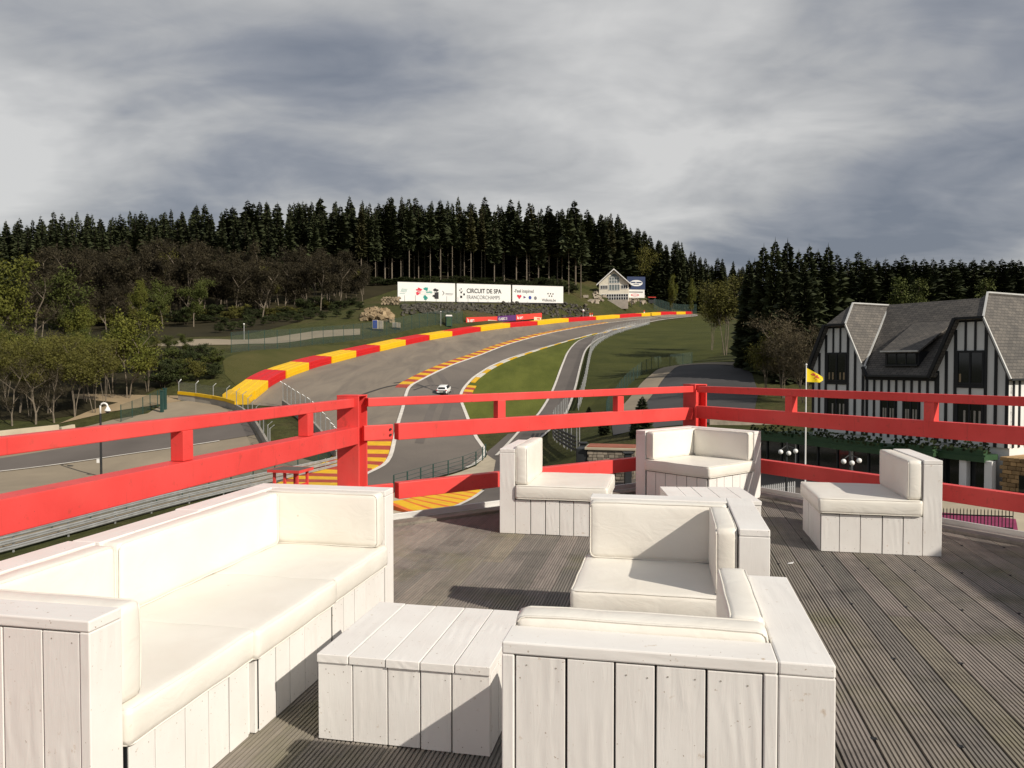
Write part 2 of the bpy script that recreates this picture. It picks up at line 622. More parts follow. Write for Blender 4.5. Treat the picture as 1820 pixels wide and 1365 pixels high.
# ------------------------------------------------------------------ terrain
LEFT_LINE = [(150, 1120, 27.7), (350, 1000, 37.2), (500, 915, 49), (600, 868, 59), (650, 844, 66), (678, 828, 69.5), (691, 812, 73), (699, 780, 79), (706, 750, 85.5), (714, 723, 93), (721, 697, 103), (728, 686, 108), (745, 676, 113.5), (800, 650, 132), (850, 632, 150), (900, 613, 172), (960, 596, 196), (1020, 584, 224), (1100, 571.5, 268), (1180, 563.5, 315), (1240, 558.5, 360)]
RIGHT_LINE = [(450, 990, 38.3), (600, 915, 49), (700, 875, 57.5), (770, 850, 64.6), (845, 828, 71), (864, 806, 76), (856, 790, 79.5), (843, 768, 84), (826, 726, 97), (821, 711, 104), (823, 698, 110), (833, 684, 117), (850, 668, 126), (880, 650, 140), (920, 634, 155), (980, 616, 176), (1040, 600, 200), (1090, 588, 225), (1130, 578.5, 252), (1180, 568.5, 298), (1240, 562, 350)]
BARRIER = [(442, 722, 97), (452, 712, 100.5), (475, 692, 106), (508, 674, 113), (548, 659, 121), (589, 647, 130), (632, 636, 140), (675, 625.5, 150), (720, 614.5, 161), (763, 605.5, 172), (803, 598.7, 182), (854, 590, 196), (906, 583, 212), (955, 578.5, 228), (1010, 573, 247), (1059, 569.5, 265), (1101, 566, 284), (1140, 563.5, 303), (1174, 561.5, 324), (1202, 560, 345), (1218, 559.2, 360), (1231, 558, 375)]
LANE_L = [(880, 812, 74), (903, 786, 79), (930, 759, 86), (956, 736.5, 93), (981, 694, 111), (999, 647.5, 136), (1011, 622, 156), (1030, 603, 177), (1060, 592, 200), (1095, 583, 228), (1130, 576, 262)]
LANE_R = [(930, 812, 72), (960, 785, 77.5), (985, 762, 83), (1009, 733, 92), (1024, 690, 112), (1034, 647.5, 136), (1043, 622, 156), (1061, 606, 176), (1085, 595, 200), (1115, 585, 230), (1150, 576, 265)]
HILL = [  # loose points of the land: photo column, photo row, metres ahead
    (0, 765, 82), (60, 745, 87), (105, 768, 82), (150, 720, 95), (250, 700, 103), (200, 748, 88), (262, 735, 91), (300, 715, 98), (330, 702, 103), (345, 712, 99),
    (400, 720, 96), (430, 735, 90), (460, 770, 80), (480, 800, 73), (505, 722, 95), (525, 738, 90), (575, 785, 77), (600, 830, 69), (300, 900, 51), (0, 975, 40), (0, 840, 66), (390, 785, 77), (100, 800, 74),
    (150, 820, 70), (500, 760, 82), (560, 720, 97), (620, 690, 108), (620, 740, 90), (650, 790, 77), (560, 690, 106),
    (400, 665, 112), (395, 640, 120), (410, 620, 130), (350, 605, 140), (450, 640, 121), (500, 628, 131), (560, 612, 146), (560, 590, 165), (620, 600, 160), (480, 610, 148),
    (640, 560, 190), (690, 545, 205), (720, 575, 182), (780, 570, 193), (760, 550, 210), (850, 556, 216), (950, 556, 245), (850, 541, 246), (1000, 541, 272), (710, 536, 230), (1000, 560, 258),
    (1060, 545, 290), (1080, 530, 305), (1150, 530, 340), (1150, 548, 326), (1220, 545, 400), (1300, 540, 430),
    (200, 620, 140), (0, 620, 140), (100, 640, 130), (300, 600, 150), (0, 680, 112), (200, 660, 118), (300, 650, 118), (0, 590, 200), (200, 580, 205), (400, 565, 210), (500, 560, 215), (600, 530, 240), (700, 510, 268), (850, 505, 285), (1000, 508, 305), (1100, 505, 345),
    (0, 540, 260), (200, 525, 270), (400, 500, 290), (600, 490, 315), (800, 485, 330), (1000, 488, 350), (1200, 510, 440), (1350, 520, 480), (-300, 560, 230), (-300, 700, 110), (-300, 900, 50), (2200, 560, 240), (2200, 700, 80), (2200, 850, 40),
    (1150, 620, 160), (1200, 600, 185), (1250, 585, 230), (1100, 640, 142), (1090, 665, 122), (1060, 690, 110), (1080, 610, 172), (1200, 640, 138), (1250, 638, 135), (1140, 660, 124),
    (1140, 682, 104), (1180, 652, 118), (1240, 646, 118), (1330, 645, 112), (1100, 735, 78), (1170, 735, 75), (1230, 700, 88), (1320, 700, 84), (1060, 745, 77), (1040, 720, 92), (1020, 775, 70),
    (1060, 815, 56), (1030, 812, 59), (1120, 815, 54), (1350, 880, 40.5), (1500, 890, 39.0), (1650, 920, 31.5), (1820, 948, 29.5), (1350, 790, 57), (1400, 740, 70), (1440, 700, 88), (1500, 620, 130), (1650, 600, 150), (1820, 600, 150), (1950, 780, 50), (1700, 700, 70), (1820, 560, 240), (1600, 560, 260),
    (734, 919, 48.3), (806, 902, 51.4), (857, 871, 58.6), (733, 896, 52.7), (900, 850, 64), (950, 880, 57), (1000, 850, 60), (1000, 930, 46), (860, 1000, 37), (700, 950, 43), (1200, 920, 44), (1300, 1000, 35),
    (200, 1100, 29), (600, 1100, 29), (900, 1200, 24),
]
ALLP = []
DENSE = [spline([P(*q) for q in L_], 7.0) for L_ in (LEFT_LINE, RIGHT_LINE, BARRIER, LANE_L, LANE_R)]
for L in DENSE + [[P(*q) for q in HILL]]:
    for w in L:
        if all((w.xy - u.xy).length > 2.2 for u in ALLP):
            ALLP.append(w)
for x, y, z in ((-25, 12, -8), (0, 10, -8), (25, 12, -6.5), (-60, 15, -8), (60, 15, -6), (-400, 260, 24), (-400, 450, 40), (-200, 520, 48), (0, 560, 52), (220, 620, 45), (400, 500, 16), (420, 250, 8), (300, 100, 2), (-300, 100, -2), (-300, 20, -7), (300, 20, -5)):
    ALLP.append(Vector((x, y, z)))
CPX = np.array([(p.x, p.y) for p in ALLP])
CPZ = np.array([p.z for p in ALLP])
CC = 7.0


def _phi(a, b):
    d2 = ((a[:, None, :] - b[None, :, :]) ** 2).sum(-1)
    return np.sqrt(d2 + CC * CC)


_n = len(CPX)
_A = np.zeros((_n + 3, _n + 3))
_A[:_n, :_n] = _phi(CPX, CPX) - np.eye(_n) * 0.35
_A[:_n, _n] = 1
_A[:_n, _n + 1:] = CPX / 100
_A[_n:, :_n] = _A[:_n, _n:].T
_W = np.linalg.solve(_A, np.concatenate([CPZ, np.zeros(3)]))


def heights(xy):
    xy = np.asarray(xy, dtype=float).reshape(-1, 2)
    q = np.clip(xy, (-330, 8), (330, 520))
    out = np.empty(len(q))
    for i in range(0, len(q), 4000):
        s = q[i:i + 4000]
        out[i:i + 4000] = _phi(s, CPX) @ _W[:_n] + _W[_n] + (s / 100) @ _W[_n + 1:]
    return out


def gz(x, y):
    return float(heights([(x, y)])[0])


STEP = 2.5
GX = [-3000, -1500, -800, -500, -400, -330, -280, -240, -210, -190, -175] + [-165 + STEP * i for i in range(133)] + [175, 190, 210, 240, 280, 330, 400, 500, 800, 1500, 3000]
GY = [-2500, -800, -200, -60, -20, 0] + [8 + STEP * i for i in range(166)] + [428, 445, 465, 490, 520, 600, 800, 1300, 2200, 4000]
GX, GY = [float(v) for v in GX], [float(v) for v in GY]
gxy = np.array([(x, y) for y in GY for x in GX])
gzv = heights(gxy)
# fine unevenness of the land
gzv = gzv + np.array([0.0 if (y > 420 or abs(x) > 165) else 0.0 for x, y in gxy])
NX = len(GX)
me = bpy.data.meshes.new('ground')
me.from_pydata([(x, y, z) for (x, y), z in zip(gxy, gzv)], [], [(j * NX + i, j * NX + i + 1, (j + 1) * NX + i + 1, (j + 1) * NX + i) for j in range(len(GY) - 1) for i in range(NX - 1)])
me.materials.append(MATS['hillside'])
me.polygons.foreach_set('use_smooth', [True] * len(me.polygons))
ground = bpy.data.objects.new('ground', me)
COL.objects.link(ground)
tag(ground, kind='structure')


def clip_cell(poly, x0, x1, y0, y1):
    for ax, lim, sg in ((0, x0, 1), (0, x1, -1), (1, y0, 1), (1, y1, -1)):
        out = []
        for i in range(len(poly)):
            a, b = poly[i - 1], poly[i]
            da, db = sg * (a[ax] - lim), sg * (b[ax] - lim)
            if (da >= 0) != (db >= 0):
                t = da / (da - db)
                out.append((a[0] + (b[0] - a[0]) * t, a[1] + (b[1] - a[1]) * t))
            if db >= 0:
                out.append(b)
        poly = out
        if len(poly) < 3:
            return []
    return poly


_gzm = gzv.reshape(len(GY), NX)


def sheet(name, poly, off, mat, kind='structure'):
    """a paved or planted area: its outline laid on the land, cut on the land's own grid"""
    poly = [(p[0], p[1]) for p in poly]
    xs, ys = [p[0] for p in poly], [p[1] for p in poly]
    faces, pts, idx = [], [], {}

    def vid(p, ii, jj):
        key = (round(p[0], 3), round(p[1], 3))
        if key not in idx:
            u = (p[0] - GX[ii]) / (GX[ii + 1] - GX[ii])
            w = (p[1] - GY[jj]) / (GY[jj + 1] - GY[jj])
            z = (_gzm[jj, ii] * (1 - u) + _gzm[jj, ii + 1] * u) * (1 - w) + (_gzm[jj + 1, ii] * (1 - u) + _gzm[jj + 1, ii + 1] * u) * w
            idx[key] = len(pts)
            pts.append((p[0], p[1], z + off))
        return idx[key]
    for j in range(len(GY) - 1):
        if GY[j + 1] < min(ys) or GY[j] > max(ys):
            continue
        row = clip_cell(poly, min(xs) - 1, max(xs) + 1, GY[j], GY[j + 1])
        if not row:
            continue
        rx = [p[0] for p in row]
        for i in range(NX - 1):
            if GX[i + 1] < min(rx) or GX[i] > max(rx):
                continue
            c = clip_cell(row, GX[i], GX[i + 1], GY[j], GY[j + 1])
            if len(c) < 3:
                continue
            f = []
            for p in c:
                k = vid(p, i, j)
                if k not in f:
                    f.append(k)
            if len(f) >= 3:
                faces.append(f)
    m = bpy.data.meshes.new(name)
    m.from_pydata(pts, [], faces)
    bm = bmesh.new()
    bm.from_mesh(m)
    bmesh.ops.recalc_face_normals(bm, faces=bm.faces)
    for f in bm.faces:
        f.smooth = True
        if f.normal.z < 0:
            f.normal_flip()
    bm.to_mesh(m)
    bm.free()
    m.materials.append(MATS[mat])
    o = bpy.data.objects.new(name, m)
    COL.objects.link(o)
    tag(o, kind=kind)
    return o


def bil(x, y):
    i = max(0, min(NX - 2, int(np.searchsorted(GX, x)) - 1))
    j = max(0, min(len(GY) - 2, int(np.searchsorted(GY, y)) - 1))
    u, w = (x - GX[i]) / (GX[i + 1] - GX[i]), (y - GY[j]) / (GY[j + 1] - GY[j])
    return (_gzm[j, i] * (1 - u) + _gzm[j, i + 1] * u) * (1 - w) + (_gzm[j + 1, i] * (1 - u) + _gzm[j + 1, i + 1] * u) * w


def on(p, off=0.0):
    return Vector((p[0], p[1], bil(p[0], p[1]) + off))


def pl(L, step=2.0):
    return spline([P(*q) for q in L], step)


def offset_line(pts, w):                      # shift a plan line to its right-hand side
    out = []
    for i, p in enumerate(pts):
        d = pts[min(i + 1, len(pts) - 1)] - pts[max(i - 1, 0)]
        n = Vector((d.y, -d.x, 0)).normalized()
        out.append(Vector((p.x + n.x * w, p.y + n.y * w, 0)))
    return out


def ribbon(name, pts, w0, w1, off, mat):
    a, b = offset_line(pts, w0), offset_line(pts, w1)
    return sheet(name, a + list(reversed(b)), off, mat)


left_line, right_line, barrier_line = pl(LEFT_LINE), pl(RIGHT_LINE), pl(BARRIER, 2.0)
lane_l, lane_r = pl(LANE_L), pl(LANE_R)
near = [p for p in left_line if p.y < 96]
sheet('run_off_area', barrier_line + list(reversed([p for p in left_line if p.y > 96])) , 0.05, 'asphalt_runoff')
sheet('run_off_apron', [P(442, 722, 97), P(505, 722, 95), P(525, 738, 90), P(575, 785, 77), P(630, 800, 75.5), P(699, 780, 79), P(706, 750, 85.5), P(714, 723, 93), P(717, 709, 98), P(640, 690, 106), P(560, 690, 106), P(475, 692, 106)], 0.045, 'asphalt_runoff')
sheet('race_track', left_line + list(reversed(right_line)), 0.09, 'asphalt_track')
sheet('access_lane', lane_l + list(reversed(lane_r)), 0.06, 'mid_asphalt')
lane_pad = sheet('lane_junction', [P(864, 806, 76), P(880, 790, 78.5), P(903, 771, 83), P(940, 768, 83.5), P(985, 762, 83), P(960, 785, 77.5), P(950, 830, 67), P(955, 880, 57), P(1000, 930, 46), P(860, 1000, 37), P(700, 950, 43), P(735, 921, 48.1), P(806, 904, 51.2), P(858, 872, 58.4), P(880, 840, 66)], 0.055, 'mid_asphalt')
sheet('verge', [P(*q) for q in LANE_L[2:]] + [P(*q) for q in reversed(RIGHT_LINE[7:19])], 0.035, 'mown_grass')
sheet('bank_lawn', [P(400, 665, 112), P(395, 640, 120), P(415, 632, 124), P(500, 622, 137), P(620, 610, 152)] + [P(*q) for q in reversed(BARRIER[1:7])], 0.035, 'bank_grass')
sheet('slope_lawn', [P(*q) for q in LANE_R[3:]] + [P(1240, 566, 343), P(1290, 590, 235), P(1280, 632, 140), P(1180, 648, 120), P(1120, 690, 102), P(1060, 735, 82)], 0.035, 'shaded_rough_grass')
sheet('paddock_pavement', [P(-120, 812, 72), P(105, 770, 81.5), P(200, 748, 88), P(262, 735, 91), P(300, 715, 98), P(345, 713, 99), P(400, 722, 95.5), P(430, 736, 90), P(460, 772, 80), P(480, 801, 73), P(530, 815, 71), P(600, 832, 68.5), P(400, 880, 56), P(300, 905, 50.5), P(0, 980, 39), P(-200, 1020, 35)], 0.05, 'pale_pavement')
sheet('paddock_road', [P(-120, 838, 66.5), P(0, 818, 70.5), P(150, 792, 76), P(300, 765, 83), P(400, 748, 87.5), P(440, 752, 85), P(455, 775, 79), P(390, 785, 77), P(250, 805, 73), P(150, 820, 70), P(0, 840, 66), P(-120, 860, 62.5)], 0.09, 'mid_asphalt')
ribbon('white_line', spline([P(-120, 861, 62.3), P(0, 841, 65.8), P(150, 821, 69.8), P(250, 806, 72.8), P(390, 786, 76.8)], 3), -0.10, 0.15, 0.13, 'line_white')
sheet('forest_floor', [P(-300, 640, 128), P(0, 632, 134), P(200, 622, 140), P(300, 603, 148), P(400, 594, 153), P(480, 585, 168), P(560, 570, 190), P(600, 548, 215), P(700, 518, 260), P(1000, 520, 295), P(1000, 488, 350), P(600, 490, 315), P(200, 525, 270), P(-300, 545, 260)], 0.05, 'leaf_litter')
sheet('woodland_floor', [P(-250, 745, 88), P(60, 752, 86), P(180, 735, 92), P(280, 690, 106), P(395, 640, 120), P(340, 618, 134), P(0, 640, 128), P(-250, 640, 128)], 0.04, 'leaf_litter')
sheet('sandy_track', [P(120, 752, 86.5), P(200, 735, 92), P(262, 722, 95), P(320, 712, 98.5), P(330, 704, 102), P(262, 706, 102), P(215, 706, 102), P(130, 706, 102), P(130, 712, 99), P(210, 718, 97), P(160, 735, 92), P(105, 755, 85.5)], 0.07, 'sandy_ground')
sheet('forest_road', [P(250, 611, 137), P(330, 604, 142), P(410, 600, 147), P(560, 588, 166), P(640, 582, 172), P(640, 592, 165), P(560, 600, 156), P(410, 614, 135), P(330, 616, 133)], 0.07, 'pale_pavement')
sheet('car_park', [P(1085, 745, 76), P(1105, 715, 86), P(1140, 682, 104), P(1160, 664, 112), P(1180, 652, 118), P(1240, 646, 118), P(1330, 645, 112), P(1350, 690, 88), P(1340, 740, 72), P(1240, 760, 66), P(1150, 770, 64), P(1090, 772, 64)], 0.05, 'dark_asphalt')
ribbon('footway', spline([P(1087, 748, 75), P(1105, 717, 85.5), P(1140, 684, 103), P(1160, 666, 111), P(1182, 654, 117), P(1240, 648, 117), P(1330, 647, 111)], 3), -0.2, 2.6, 0.09, 'pale_pavement')
sheet('hotel_forecourt', [P(1020, 830, 58), P(1120, 815, 55), P(1340, 790, 58), P(1560, 800, 52), P(1900, 800, 45), P(1900, 1000, 26), P(1500, 1000, 32), P(1250, 950, 40), P(1000, 900, 52)], 0.045, 'mid_asphalt')
sheet('concrete_apron', [P(640, 905, 50.5), P(700, 878, 57), P(770, 853, 64), P(845, 831, 70.3), P(866, 812, 75), P(881, 818, 72), P(875, 850, 63.5), P(858, 869, 59.3), P(781, 881, 56.2), P(733, 896, 52.9), P(734, 919, 48.4), P(700, 948, 43.4), P(560, 960, 42)], 0.07, 'pale_concrete')
ribbon('white_line', left_line, -0.05, 0.35, 0.13, 'line_white')
ribbon('white_line', [p for p in right_line if p.y > 69], -0.35, 0.05, 0.13, 'line_white')
ribbon('white_line', lane_l, -0.05, 0.28, 0.13, 'line_white')
ribbon('white_line', lane_r, -0.28, 0.05, 0.13, 'line_white')
ribbon('white_line', spline([P(734, 919.5, 48.2), P(780, 912, 49.8), P(806, 902.5, 51.3), P(832, 889.5, 54.3), P(857, 871, 58.5)], 1), -0.1, 0.18, 0.16, 'line_white')

# kerbs: every painted block is a piece of its own
def kerb(name, pts, w0, w1, length, mats, h=0.07, gap=0.0, slope=0.0):
    root = bpy.data.objects.new(name, None)
    COL.objects.link(root)
    root.location = on(pts[0])
    tag(root, kind='structure')
    acc, pieces, cur = 0.0, [], [pts[0]]
    for a, b in zip(pts, pts[1:]):
        seg = (b - a).length
        d = 0.0
        while acc + (seg - d) >= length:
            d += length - acc
            q = a + (b - a) * (d / seg)
            cur.append(q)
            pieces.append(cur)
            cur, acc = [q], 0.0
        acc += seg - d
        cur.append(b)
    for i, c in enumerate(pieces):
        a, b = offset_line(c, w0), offset_line(c, w1)
        mb = MB()
        for k in range(len(c) - 1):
            if (c[k + 1] - c[k]).length < 0.02:
                continue
            lo = [on(a[k], 0.02), on(a[k + 1], 0.02), on(b[k + 1], 0.02), on(b[k], 0.02)]
            hi = [on(a[k], 0.12 + slope), on(a[k + 1], 0.12 + slope), on(b[k + 1], 0.12 + h), on(b[k], 0.12 + h)]
            mb.hexa([p - root.location for p in lo] + [p - root.location for p in hi])
        mb.build('kerb_block', mats[i % len(mats)], root)
    return root


kerb('kerb', [p for p in left_line if 105.5 < p.y < 260], -1.75, -0.08, 2.35, ['kerb_red', 'kerb_yellow'])
kerb('kerb', [p for p in right_line if 101 < p.y < 118], 0.08, 1.35, 1.9, ['kerb_yellow', 'kerb_red'])
kerb('kerb', [p for p in right_line if 118 < p.y < 250], 0.08, 0.75, 5.0, ['kerb_yellow', 'line_white'], 0.05)
kerb('kerb', spline([P(*q) for q in LEFT_LINE[3:8]], 1.0), -5.2, -0.1, 1.45, ['kerb_yellow', 'kerb_red'], 0.1)
kerb('kerb', [p for p in right_line if 72 < p.y < 97], 0.08, 0.8, 30.0, ['concrete'], 0.05)
ky = spline([P(857, 870, 58.8), P(832, 889, 54.4), P(806, 901.5, 51.5), P(780, 911, 50.0), P(734, 918, 48.4)], 0.6)
kerb('kerb', ky, 0.0, 3.2, 0.40, ['kerb_yellow', 'kerb_yellow', 'kerb_yellow', 'kerb_orange'], 0.35, slope=0.0)
# tyre marks where cars run wide over the kerb
for pts, w in (([(640, 705, 101), (690, 690, 107), (726, 684, 109.5), (760, 690, 108)], 0.22), ([(745, 688, 108), (728, 689, 107), (716, 688, 107)], 0.18), ([(700, 682, 110), (730, 681, 111), (780, 694, 106)], 0.16), ([(735, 692, 105), (770, 683, 111), (815, 689, 112)], 0.16), ([(780, 660, 122), (800, 690, 109), (795, 730, 95), (780, 780, 82)], 0.5), ([(760, 668, 118), (775, 700, 104), (765, 740, 91), (745, 790, 78)], 0.45)):
    ribbon('tyre_mark', spline([P(*q) for q in pts], 1.5), -w, w, 0.105, 'mid_asphalt' if w > 0.3 else 'dark_asphalt')
# ------------------------------------------------------------------ terrace deck
BW, GAP = 0.1675, 0.006
P1 = L2W(-3.05, 7.10)                        # railing posts at the two corners
P2 = PZ(1235, 682, 1.322) if False else Vector((2.50, 10.50, 0))
RD = Vector((math.sin(R(148.5)), math.cos(R(148.5)), 0))
P3 = P2 + RD * 9.5
ML = (P2 - Vector((P1.x, P1.y, 0))).normalized()


def w2l(p):
    return Vector((p[0] * math.cos(TH) - p[1] * math.sin(TH), p[0] * math.sin(TH) + p[1] * math.cos(TH), 0))


DECK = [Vector((-3.0, -2.2, 0)), Vector((-3.0, 7.02, 0)), w2l(P2) + Vector((-0.03, -0.12, 0)), w2l(P3), Vector((9.6, -2.2, 0))]


def deck_top(x):                             # far end of a board running along local Y
    best = None
    for a, b in ((DECK[1], DECK[2]), (DECK[2], DECK[3]), (DECK[3], DECK[4])):
        if a.x - 1e-6 <= x <= b.x + 1e-6:
            best = a.y + (b.y - a.y) * (x - a.x) / (b.x - a.x)
    return best


mb = MB()
mb.prism([Vector((p.x, p.y, -0.30)) for p in reversed(DECK)], (0, 0, 0.265))
deck = mb.build('deck', 'dark_steel')
deck.rotation_euler = (0, 0, -TH)
tag(deck, kind='structure')
rng = random.Random(3)
x = DECK[0].x + 0.02
nb = 0
NR = 8
while x + BW < 7.8:
    xa, xb = x, x + BW - GAP
    ya, yb = deck_top(xa), deck_top(xb)
    y = -1.8
    first = True
    cuts = [y]
    q = y + rng.uniform(2.0, 4.2)
    while q < min(ya, yb) - 0.6:
        cuts.append(q)
        q += 3.9
    cuts.append(None)
    for c0, c1 in zip(cuts, cuts[1:]):
        # ridged profile across the board
        prof = [(xa, -0.028)]
        rw = (xb - xa) / NR
        for r in range(NR):
            u0 = xa + r * rw
            prof += [(u0 + 0.001, 0.0), (u0 + rw * 0.60, 0.0), (u0 + rw * 0.64, -0.0075), (u0 + rw * 0.98, -0.0075)]
        prof.append((xb, -0.028))
        dz = rng.uniform(-0.0012, 0.0012)
        e1 = (lambda u: ya + (yb - ya) * (u - xa) / (xb - xa)) if c1 is None else (lambda u, c=c1: c - 0.004)
        mb = MB()
        n = len(prof)
        mb.v = [(u, c0, w + dz) for u, w in prof] + [(u, e1(u), w + dz) for u, w in prof]
        for i in range(n - 1):
            mb.f.append((i, i + 1, n + i + 1, n + i)); mb.mi.append(0)
        mb.f.append(tuple(range(n))); mb.mi.append(0)
        mb.f.append(tuple(reversed(range(n, 2 * n)))); mb.mi.append(0)
        mb.build('deck_board', 'deck_board', deck)
        nb += 1
    x += BW
# fixing clips in every second joint
clip_mb = MB()
clip_mb.box((-0.012, -0.011, -0.005), (0.012, 0.011, 0.0015))
clip_me = clip_mb.mesh('clip', 'black_timber')
k = 0
xx = DECK[0].x + 0.02 + BW - GAP / 2
row0 = 0.55
while xx < 5.2:
    for r in range(9):
        yy = row0 + 0.98 * r + (0.0 if k % 2 == 0 else 0.0)
        if 2.2 < yy < deck_top(xx) - 0.3 and xx > 0.2:
            inst('clip', clip_me, deck, Matrix.Translation((xx, yy, 0.0)))
    xx += BW * 2
    k += 1
# edge boards and metal flashing
for a, b, side in ((DECK[0], DECK[1], 0), (DECK[1], DECK[2], 1), (DECK[2], DECK[3], 2)):
    d = (b - a).normalized()
    nrm = Vector((-d.y, d.x, 0))
    L = (b - a).length
    segs = max(1, int(L / 3.6))
    for s in range(segs):
        p, q = a + d * (L * s / segs + 0.004), a + d * (L * (s + 1) / segs - 0.004)
        mb = MB()
        mb.beam(p - nrm * 0.10 + Vector((0, 0, 0.012)), q - nrm * 0.10 + Vector((0, 0, 0.012)), 0.19, 0.03)
        mb.build('edge_board', 'deck_board', deck, bevel=0.004)
    mb = MB()
    mb.beam(a + nrm * 0.10 + Vector((0, 0, -0.03)), b + nrm * 0.10 + Vector((0, 0, -0.03)), 0.18, 0.05)
    mb.beam(a + nrm * 0.185 + Vector((0, 0, 0.015)), b + nrm * 0.185 + Vector((0, 0, 0.015)), 0.03, 0.07)
    mb.build('edge_flashing', 'pale_metal', deck, bevel=0.005)
# the pit building that carries the terrace
mb = MB()
cen = sum(DECK, Vector()) / 5
low = [cen + (p - cen) * 0.93 for p in DECK]
mb.prism([Vector((p.x, p.y, -9.5)) for p in reversed(low)], (0, 0, 9.19))
o = mb.build('pit_building', 'concrete', None)
o.rotation_euler = (0, 0, -TH)
tag(o, kind='structure')

# ------------------------------------------------------------------ railing
rail = empty('railing', (P1.x, P1.y, 0))
tag(rail, 'bright red steel railing with square rails round the terrace', 'railing')
O = Vector((P1.x, P1.y, 0))
YL = Vector((math.sin(TH), math.cos(TH), 0))
XL = Vector((math.cos(TH), -math.sin(TH), 0))


def rbeam(name, a, b, w, h, ext=None, bev=0.006):
    mb = MB()
    mb.beam(Vector(a) - O, Vector(b) - O, w, h)
    return mb.build(name, 'red_paint', rail, bevel=bev)


def hpost(pos, h, ax, ay, s=0.225):
    mb = MB()
    ax, ay = Vector(ax), Vector(ay)
    b = Vector(pos) - O + Vector((0, 0, -0.25))
    up = Vector((0, 0, h + 0.25))
    for sg in (-1, 1):
        c = b + ay * (sg * (s / 2 - 0.011))
        mb.beam(c, c + up, 0.022, s, up=ax)
    mb.beam(b, b + up, s - 0.046, 0.016, up=ax)
    mb.beam(b + up - ay * (s / 2) + Vector((0, 0, 0.006)), b + up + ay * (s / 2) + Vector((0, 0, 0.006)), s + 0.004, 0.012)
    o = mb.build('post', 'red_paint', rail, bevel=0.003)
    return o


hpost(P1, 1.285, XL, YL)
RP = Vector((RD.y, -RD.x, 0))
hpost(P2, 1.315, RD, RP)
Z = Vector((0, 0, 1))
# left run along the terrace side
LA = P1 - YL * 9.6
off = XL * 0.03
HT0, HT1 = 1.222, 1.222
rbeam('rail', LA + off + Z * 1.222, P1 - YL * 0.09 + off + Z * 1.222, 0.075, 0.085)
rbeam('rail', LA + off + Z * 0.905, P1 - YL * 0.08 + off + Z * 0.905, 0.15, 0.165)
rbeam('rail', LA + off + Z * 0.33, P1 - YL * 0.08 + off + Z * 0.33, 0.10, 0.165)
# middle run
MP = Vector((ML.y, -ML.x, 0))
m0, m1 = P1 + ML * 0.13, P2 - ML * 0.13
b0 = P1 + ML * 0.455
rbeam('rail', m0 + MP * 0.05 + Z * 1.222, m1 + MP * 0.05 + Z * 1.262, 0.075, 0.085)
for z0, z1 in ((0.915, 0.935), (0.315, 0.335)):
    rbeam('rail', b0 + MP * 0.05 + Z * z0, m1 - ML * 0.02 + MP * 0.05 + Z * z1, 0.10, 0.165)
    rbeam('rail_stub', m0 - ML * 0.03 + MP * 0.03 + Z * z0, P1 + ML * 0.42 + MP * 0.03 + Z * z0, 0.05, 0.150)
    for s in (-1, 1):
        mb = MB()
        q = P1 + ML * 0.385 + MP * 0.058 + Z * (z0 + s * 0.028) - O
        mb.tube([q, q + MP * 0.014], 0.012, 6)
        mb.build('bolt', 'dark_steel', rail)
# right run
r0 = P2 + RD * 0.12
rbeam('rail', r0 + RP * 0.05 + Z * 1.262, P3 + RP * 0.05 + Z * 1.262, 0.075, 0.085)
rbeam('rail', r0 + RP * 0.05 + Z * 0.955, P3 + RP * 0.05 + Z * 0.945, 0.10, 0.165)
rbeam('rail', r0 + RP * 0.05 + Z * 0.345, P3 + RP * 0.05 + Z * 0.335, 0.10, 0.165)


def short_post(p, z0, z1, ax, w=0.105):
    mb = MB()
    mb.beam(Vector(p) - O + Z * z0, Vector(p) - O + Z * z1, 0.09, w, up=ax)
    mb.build('baluster', 'red_paint', rail, bevel=0.004)


for q in (1.05, 2.75, 4.45, 6.15, 7.85):
    short_post(P1 - YL * q + off, 0.99, 1.18, YL)
for q in (0.345, 0.705):
    short_post(P1 + (P2 - P1) * q + MP * 0.05, 1.0, 1.20, ML)
for q in (1.62, 3.3, 5.0, 6.7):
    short_post(P2 + RD * q + RP * 0.05, 1.03, 1.22, RD)
for q in (2.2, 4.4, 6.6, 8.8):               # full posts of the runs outside the picture
    if q > 4.0:
        hpost(P1 - YL * q - XL * 0.10, 1.18, XL, YL, 0.12)

# ------------------------------------------------------------------ lounge furniture
SCREWS = []
WT = 0.145                                    # wall thickness
HB, HS, CT = 0.80, 0.335, 0.125               # back height, seat box height, cushion thickness


def part(parent, name, lo, hi, mat, bev=0.003):
    mb = MB()
    mb.box(lo, hi)
    return mb.build(name, mat, parent, bevel=bev)


